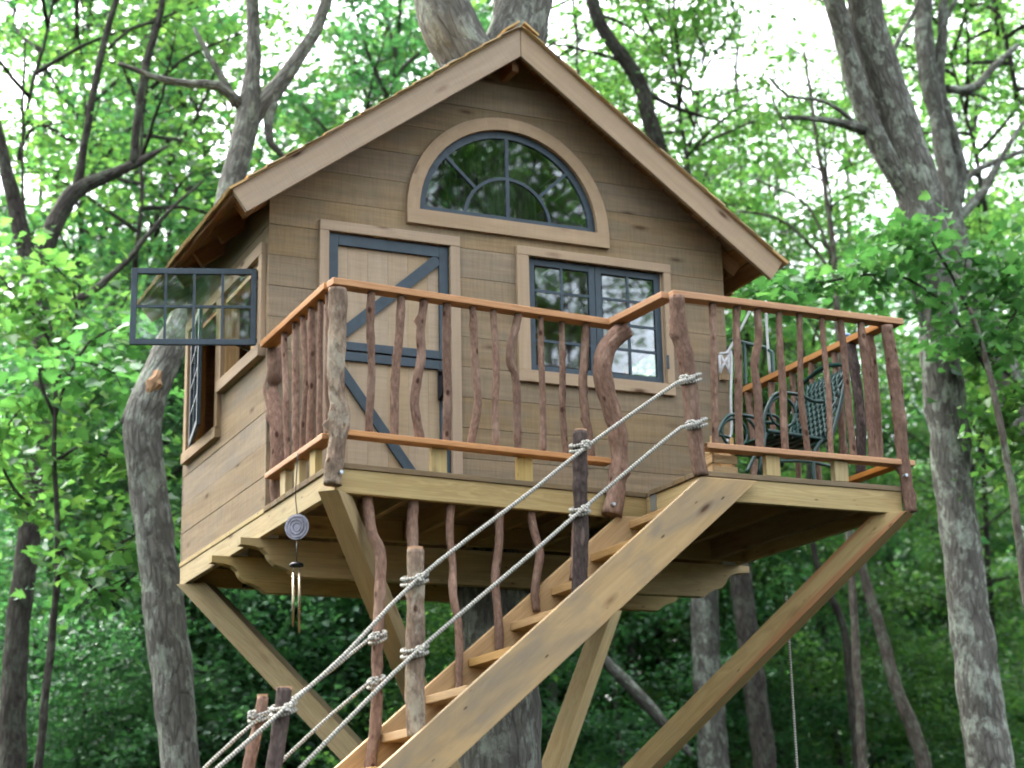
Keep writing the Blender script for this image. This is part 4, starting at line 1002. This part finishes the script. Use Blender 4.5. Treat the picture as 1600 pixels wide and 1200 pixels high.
bough(sap2, 6.5, [(90, 560), (60, 500), (30, 470), (0, 430)], 30, .12, 'leafA', spread=.25)
bough(sap2, 6.5, [(90, 600), (60, 640), (40, 700), (60, 780)], 34, .12, 'leafA', spread=.25)
bough(sap2, 6.5, [(90, 600), (120, 480), (90, 420), (40, 380)], 26, .12, 'leafA', spread=.25)
# individual trees of the wood behind
k = 0
WL = {520: 'slender dark tree in the wood seen beneath the wind chime and left deck beams', 640: 'tree in the wood behind the lower left stair posts', 470: 'bushy dark green tree low behind the wind chime',
      880: 'tree in the wood behind the right half of the roof, beside the slim dark one', 980: 'tall leafy tree rising behind the right roof slope', 1200: 'leafy tree in the wood right of the roof, behind the upright sapling',
      1260: 'larger tree far behind the gap between roof and two-stemmed tree', 1560: 'slender tree behind the slanting one at the right edge', 150: 'sparse tree behind the crooked limbs of the dark tree', 330: 'sparse tree behind the open window sash',
      200: 'far sparse tree between the dark tree and the leaning grey one', 1400: 'far tree seen past the stem of the stout two-stemmed tree', 1500: 'tree directly behind the foot of the stout two-stemmed tree', 720: 'far tree hidden behind the house front, its crown above the left roof slope',
      90: 'leafy tree just right of the dark tree at the left edge', 1050: 'far tree behind the straight grey tree under the deck beams', 20: 'leafy tree at the extreme left edge of the wood', 430: 'far tree with its crown over the left eave',
      600: 'farthest tree behind the peak of the roof', 1320: 'sparse tree behind the pale leaning sapling', 1180: 'airy tree filling the bright sky gap right of the roof', 1350: 'airy tree between the upright sapling and the two-stemmed oak', 1000: 'airy tree above the right roof slope', 300: 'airy tree above the left eave', 60: 'airy tree in the upper left of the wood'}
wood_trees = [(520, 12, 14, 'B', 1.0), (640, 15, 18, 'A', 1.1), (470, 11, 10, 'D', .8), (880, 14, 20, 'B', 1.0), (980, 18, 26, 'A', 1.2), (1200, 15, 18, 'A', 1.0), (1260, 20, 26, 'B', 1.2), (1560, 12, 14, 'A', 1.0),
              (150, 13, 22, 'S', 1.2), (330, 17, 24, 'S', 1.4), (200, 22, 30, 'S', 1.4), (1400, 24, 30, 'B', 1.3), (1500, 18, 22, 'A', 1.1), (720, 22, 28, 'B', 1.3), (90, 18, 20, 'A', 1.1), (1050, 25, 30, 'A', 1.4), (20, 14, 20, 'B', 1.1), (430, 24, 28, 'A', 1.3), (600, 28, 30, 'B', 1.4), (1320, 14, 12, 'S', 1.0), (1180, 16, 12, 'T', .9), (1350, 19, 14, 'T', 1.3), (1000, 13, 12, 'T', 1.1), (300, 16, 12, 'T', 1.3), (60, 19, 12, 'T', 1.3)]
for px, Y, w, var, sc in wood_trees:
    g = at(px, 1200, Y); wm = w * .0038 * (Y + 10) / 14 / 2 * 1.4; H = rnd.uniform(7, 11) if var != 'T' else 5.5 + .42 * (Y + 10)
    if var == 'T': var = 'S'
    if var == 'D': H = 5.2
    t = empty('forest_tree', (g.x, g.y, GROUND), label=WL[px], cat='tree', group='trees of the wood behind the house')
    m2 = MB(); lx = rnd.uniform(-1, 1); m2.tube([(0, 0, -.05), (lx * .2, 0, 2.5), (lx * .5, .1, 5), (lx, 0, H)], [wm * 1.4, wm, wm * .8, wm * .5], 10, seg=.3, jit=.06, bump=.12, seed=px)
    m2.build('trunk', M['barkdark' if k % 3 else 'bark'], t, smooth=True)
    q = Vector((lx, 0, H)) + g; q.z = GROUND + H
    crown(t, q, var, sc); crown(t, Vector((q.x + rnd.uniform(-.8, .8), q.y, GROUND + H - 2.4)), var, sc * .9); crown(t, Vector((g.x + lx * .4 + rnd.uniform(-.6, .6), q.y, GROUND + H - 5.0)), var, sc * .8)
    k += 1
# trees across the clearing, behind the camera: what the windows mirror
for (x, y, H, var) in ((8, -20, 13.5, 'A'), (11.2, -21, 12.6, 'A'), (13.5, -23.5, 14, 'B'), (5.5, -22, 13.5, 'B'), (10, -30, 12.5, 'S'), (15, -29, 12, 'S'), (18, -24, 15, 'A'), (-4, -24, 9, 'A'), (-9, -20, 8, 'B'), (-1, -32, 12, 'B'), (-14, -27, 11, 'A')):
    t = empty('clearing_tree', (x, y, GROUND), label='leafy tree across the clearing, seen only as a reflection in the window panes', cat='tree', group='trees across the clearing mirrored in the windows')
    m2 = MB(); m2.tube([(0, 0, -.05), (.1, 0, H * .5), (0, .1, H)], [.25, .18, .1], 10, seg=.4, jit=.06, bump=.12, seed=x); m2.build('trunk', M['bark'], t, smooth=True)
    crown(t, (x, y, GROUND + H), var, 1.5); crown(t, (x + .8, y, GROUND + H - 1.2), var, 1.2)
    if x < 0: crown(t, (x - .8, y + .5, GROUND + H - 4.5), var, 1.2)

# ---- the mass of the wood: crowns and understorey scattered behind
def scatter(name, me_list, pts, label):
    """one object whose geometry nodes set a crown on every point"""
    n_ = len(pts); base = bpy.data.meshes.new(name); base.from_pydata([p[0] for p in pts], [], [])
    a = base.attributes.new('rz', 'FLOAT', 'POINT'); a.data.foreach_set('value', [p[1] for p in pts])
    a = base.attributes.new('sc', 'FLOAT', 'POINT'); a.data.foreach_set('value', [p[2] for p in pts])
    a = base.attributes.new('ix', 'INT', 'POINT'); a.data.foreach_set('value', [p[3] for p in pts])
    o = bpy.data.objects.new(name, base); COL.objects.link(o); tag(o, label, 'undergrowth' if 'under' in name else 'forest', kind='stuff')
    ng = bpy.data.node_groups.new(name, 'GeometryNodeTree'); ng.interface.new_socket('Geometry', in_out='INPUT', socket_type='NodeSocketGeometry'); ng.interface.new_socket('Geometry', in_out='OUTPUT', socket_type='NodeSocketGeometry')
    nd = ng.nodes; gi = nd.new('NodeGroupInput'); go = nd.new('NodeGroupOutput'); jn = nd.new('GeometryNodeJoinGeometry')
    def na(nm, ty):
        x = nd.new('GeometryNodeInputNamedAttribute'); x.data_type = ty; x.inputs[0].default_value = nm; return x.outputs[0]
    for i, ob in enumerate(me_list):
        oi = nd.new('GeometryNodeObjectInfo'); oi.inputs[0].default_value = ob; oi.inputs['As Instance'].default_value = True; oi.transform_space = 'ORIGINAL'
        ip = nd.new('GeometryNodeInstanceOnPoints'); ng.links.new(gi.outputs[0], ip.inputs['Points']); ng.links.new(oi.outputs['Geometry'], ip.inputs['Instance'])
        cmp = nd.new('FunctionNodeCompare'); cmp.data_type = 'INT'; cmp.operation = 'EQUAL'; ng.links.new(na('ix', 'INT'), cmp.inputs[2]); cmp.inputs[3].default_value = i
        ng.links.new(cmp.outputs[0], ip.inputs['Selection'])
        cx = nd.new('ShaderNodeCombineXYZ'); ng.links.new(na('rz', 'FLOAT'), cx.inputs[2]); e2r = nd.new('FunctionNodeEulerToRotation'); ng.links.new(cx.outputs[0], e2r.inputs[0]); ng.links.new(e2r.outputs[0], ip.inputs['Rotation'])
        ng.links.new(na('sc', 'FLOAT'), ip.inputs['Scale']); ng.links.new(ip.outputs[0], jn.inputs[0])
    ng.links.new(jn.outputs[0], go.inputs[0]); md = o.modifiers.new('scatter', 'NODES'); md.node_group = ng
    return o
objs = {}
for o in SC.objects:
    if o.type == 'MESH' and o.name.startswith('crown'): objs.setdefault(o.data.name, o)
srcs = []
for v in ('A', 'B', 'D'):
    for fm, bm in VARS[v]:
        if fm.name in objs: srcs.append((v, objs[fm.name]))
src_objs = [s[1] for s in srcs]
def pick(vs): return rnd.choice([i for i, s in enumerate(srcs) if s[0] in vs])
def proj(P):
    d = Vector(P) - CAM; z = d.dot(FW); return 800 + FPX * d.dot(RX) / z, 600 - FPX * d.dot(UP) / z
pts = []
# far wood, closing the view low down
for i in range(150):
    Y = 16 + 34 * rnd.random(); px = rnd.uniform(-250, 1850); g = at(px, 1200, Y); D = (g - CAM).length
    z = GROUND + rnd.uniform(0, 1) ** 1.2 * (2.2 + .13 * D); pts.append(((g.x, g.y, z), rnd.uniform(0, 6.28), rnd.uniform(1.0, 1.6), pick('ABD' if z < GROUND + 4 else 'AB')))
for i in range(36):                                # unseen side wood, added to cut open-sky light on the left wall
    x = (-rnd.uniform(7.5, 16) if i % 2 else rnd.uniform(13, 22)); y = rnd.uniform(-7, 12) if i % 2 else rnd.uniform(-2, 14)
    if abs(proj((x, y, 0))[0] - 800) < 1150 and (Vector((x, y, 0)) - CAM).dot(FW) > 0: continue
    pts.append(((x, y, GROUND + rnd.uniform(0, 8)), rnd.uniform(0, 6.28), rnd.uniform(.9, 1.3), pick('AB')))
scatter('forest', src_objs, pts, 'mass of leafy trees filling the wood far behind the house')
pts = []
for i in range(80):
    Y = rnd.uniform(9, 24); px = rnd.uniform(-150, 1750); g = at(px, 1200, Y)
    pts.append(((g.x, g.y, GROUND - .3 + rnd.uniform(0, 1) ** 1.5 * 4.2), rnd.uniform(0, 6.28), rnd.uniform(.5, .95), pick('BD' if px < 500 else 'AB')))
scatter('undergrowth', src_objs, pts, 'leafy undergrowth low in the wood behind the house')

# ---- the soft summer air of the wood
m, nt, out = newmat('humid_air'); pv = nt.nodes.new('ShaderNodeVolumePrincipled')
pv.inputs['Color'].default_value = (.90, .98, .97, 1); pv.inputs['Density'].default_value = .016; pv.inputs['Anisotropy'].default_value = .2
nt.links.new(pv.outputs[0], out.inputs['Volume'])
hz = MB(); hz.box((-70, -60, GROUND - 3.5), (90, 75, 30), 0); hz = hz.build('haze', m, kind='stuff')
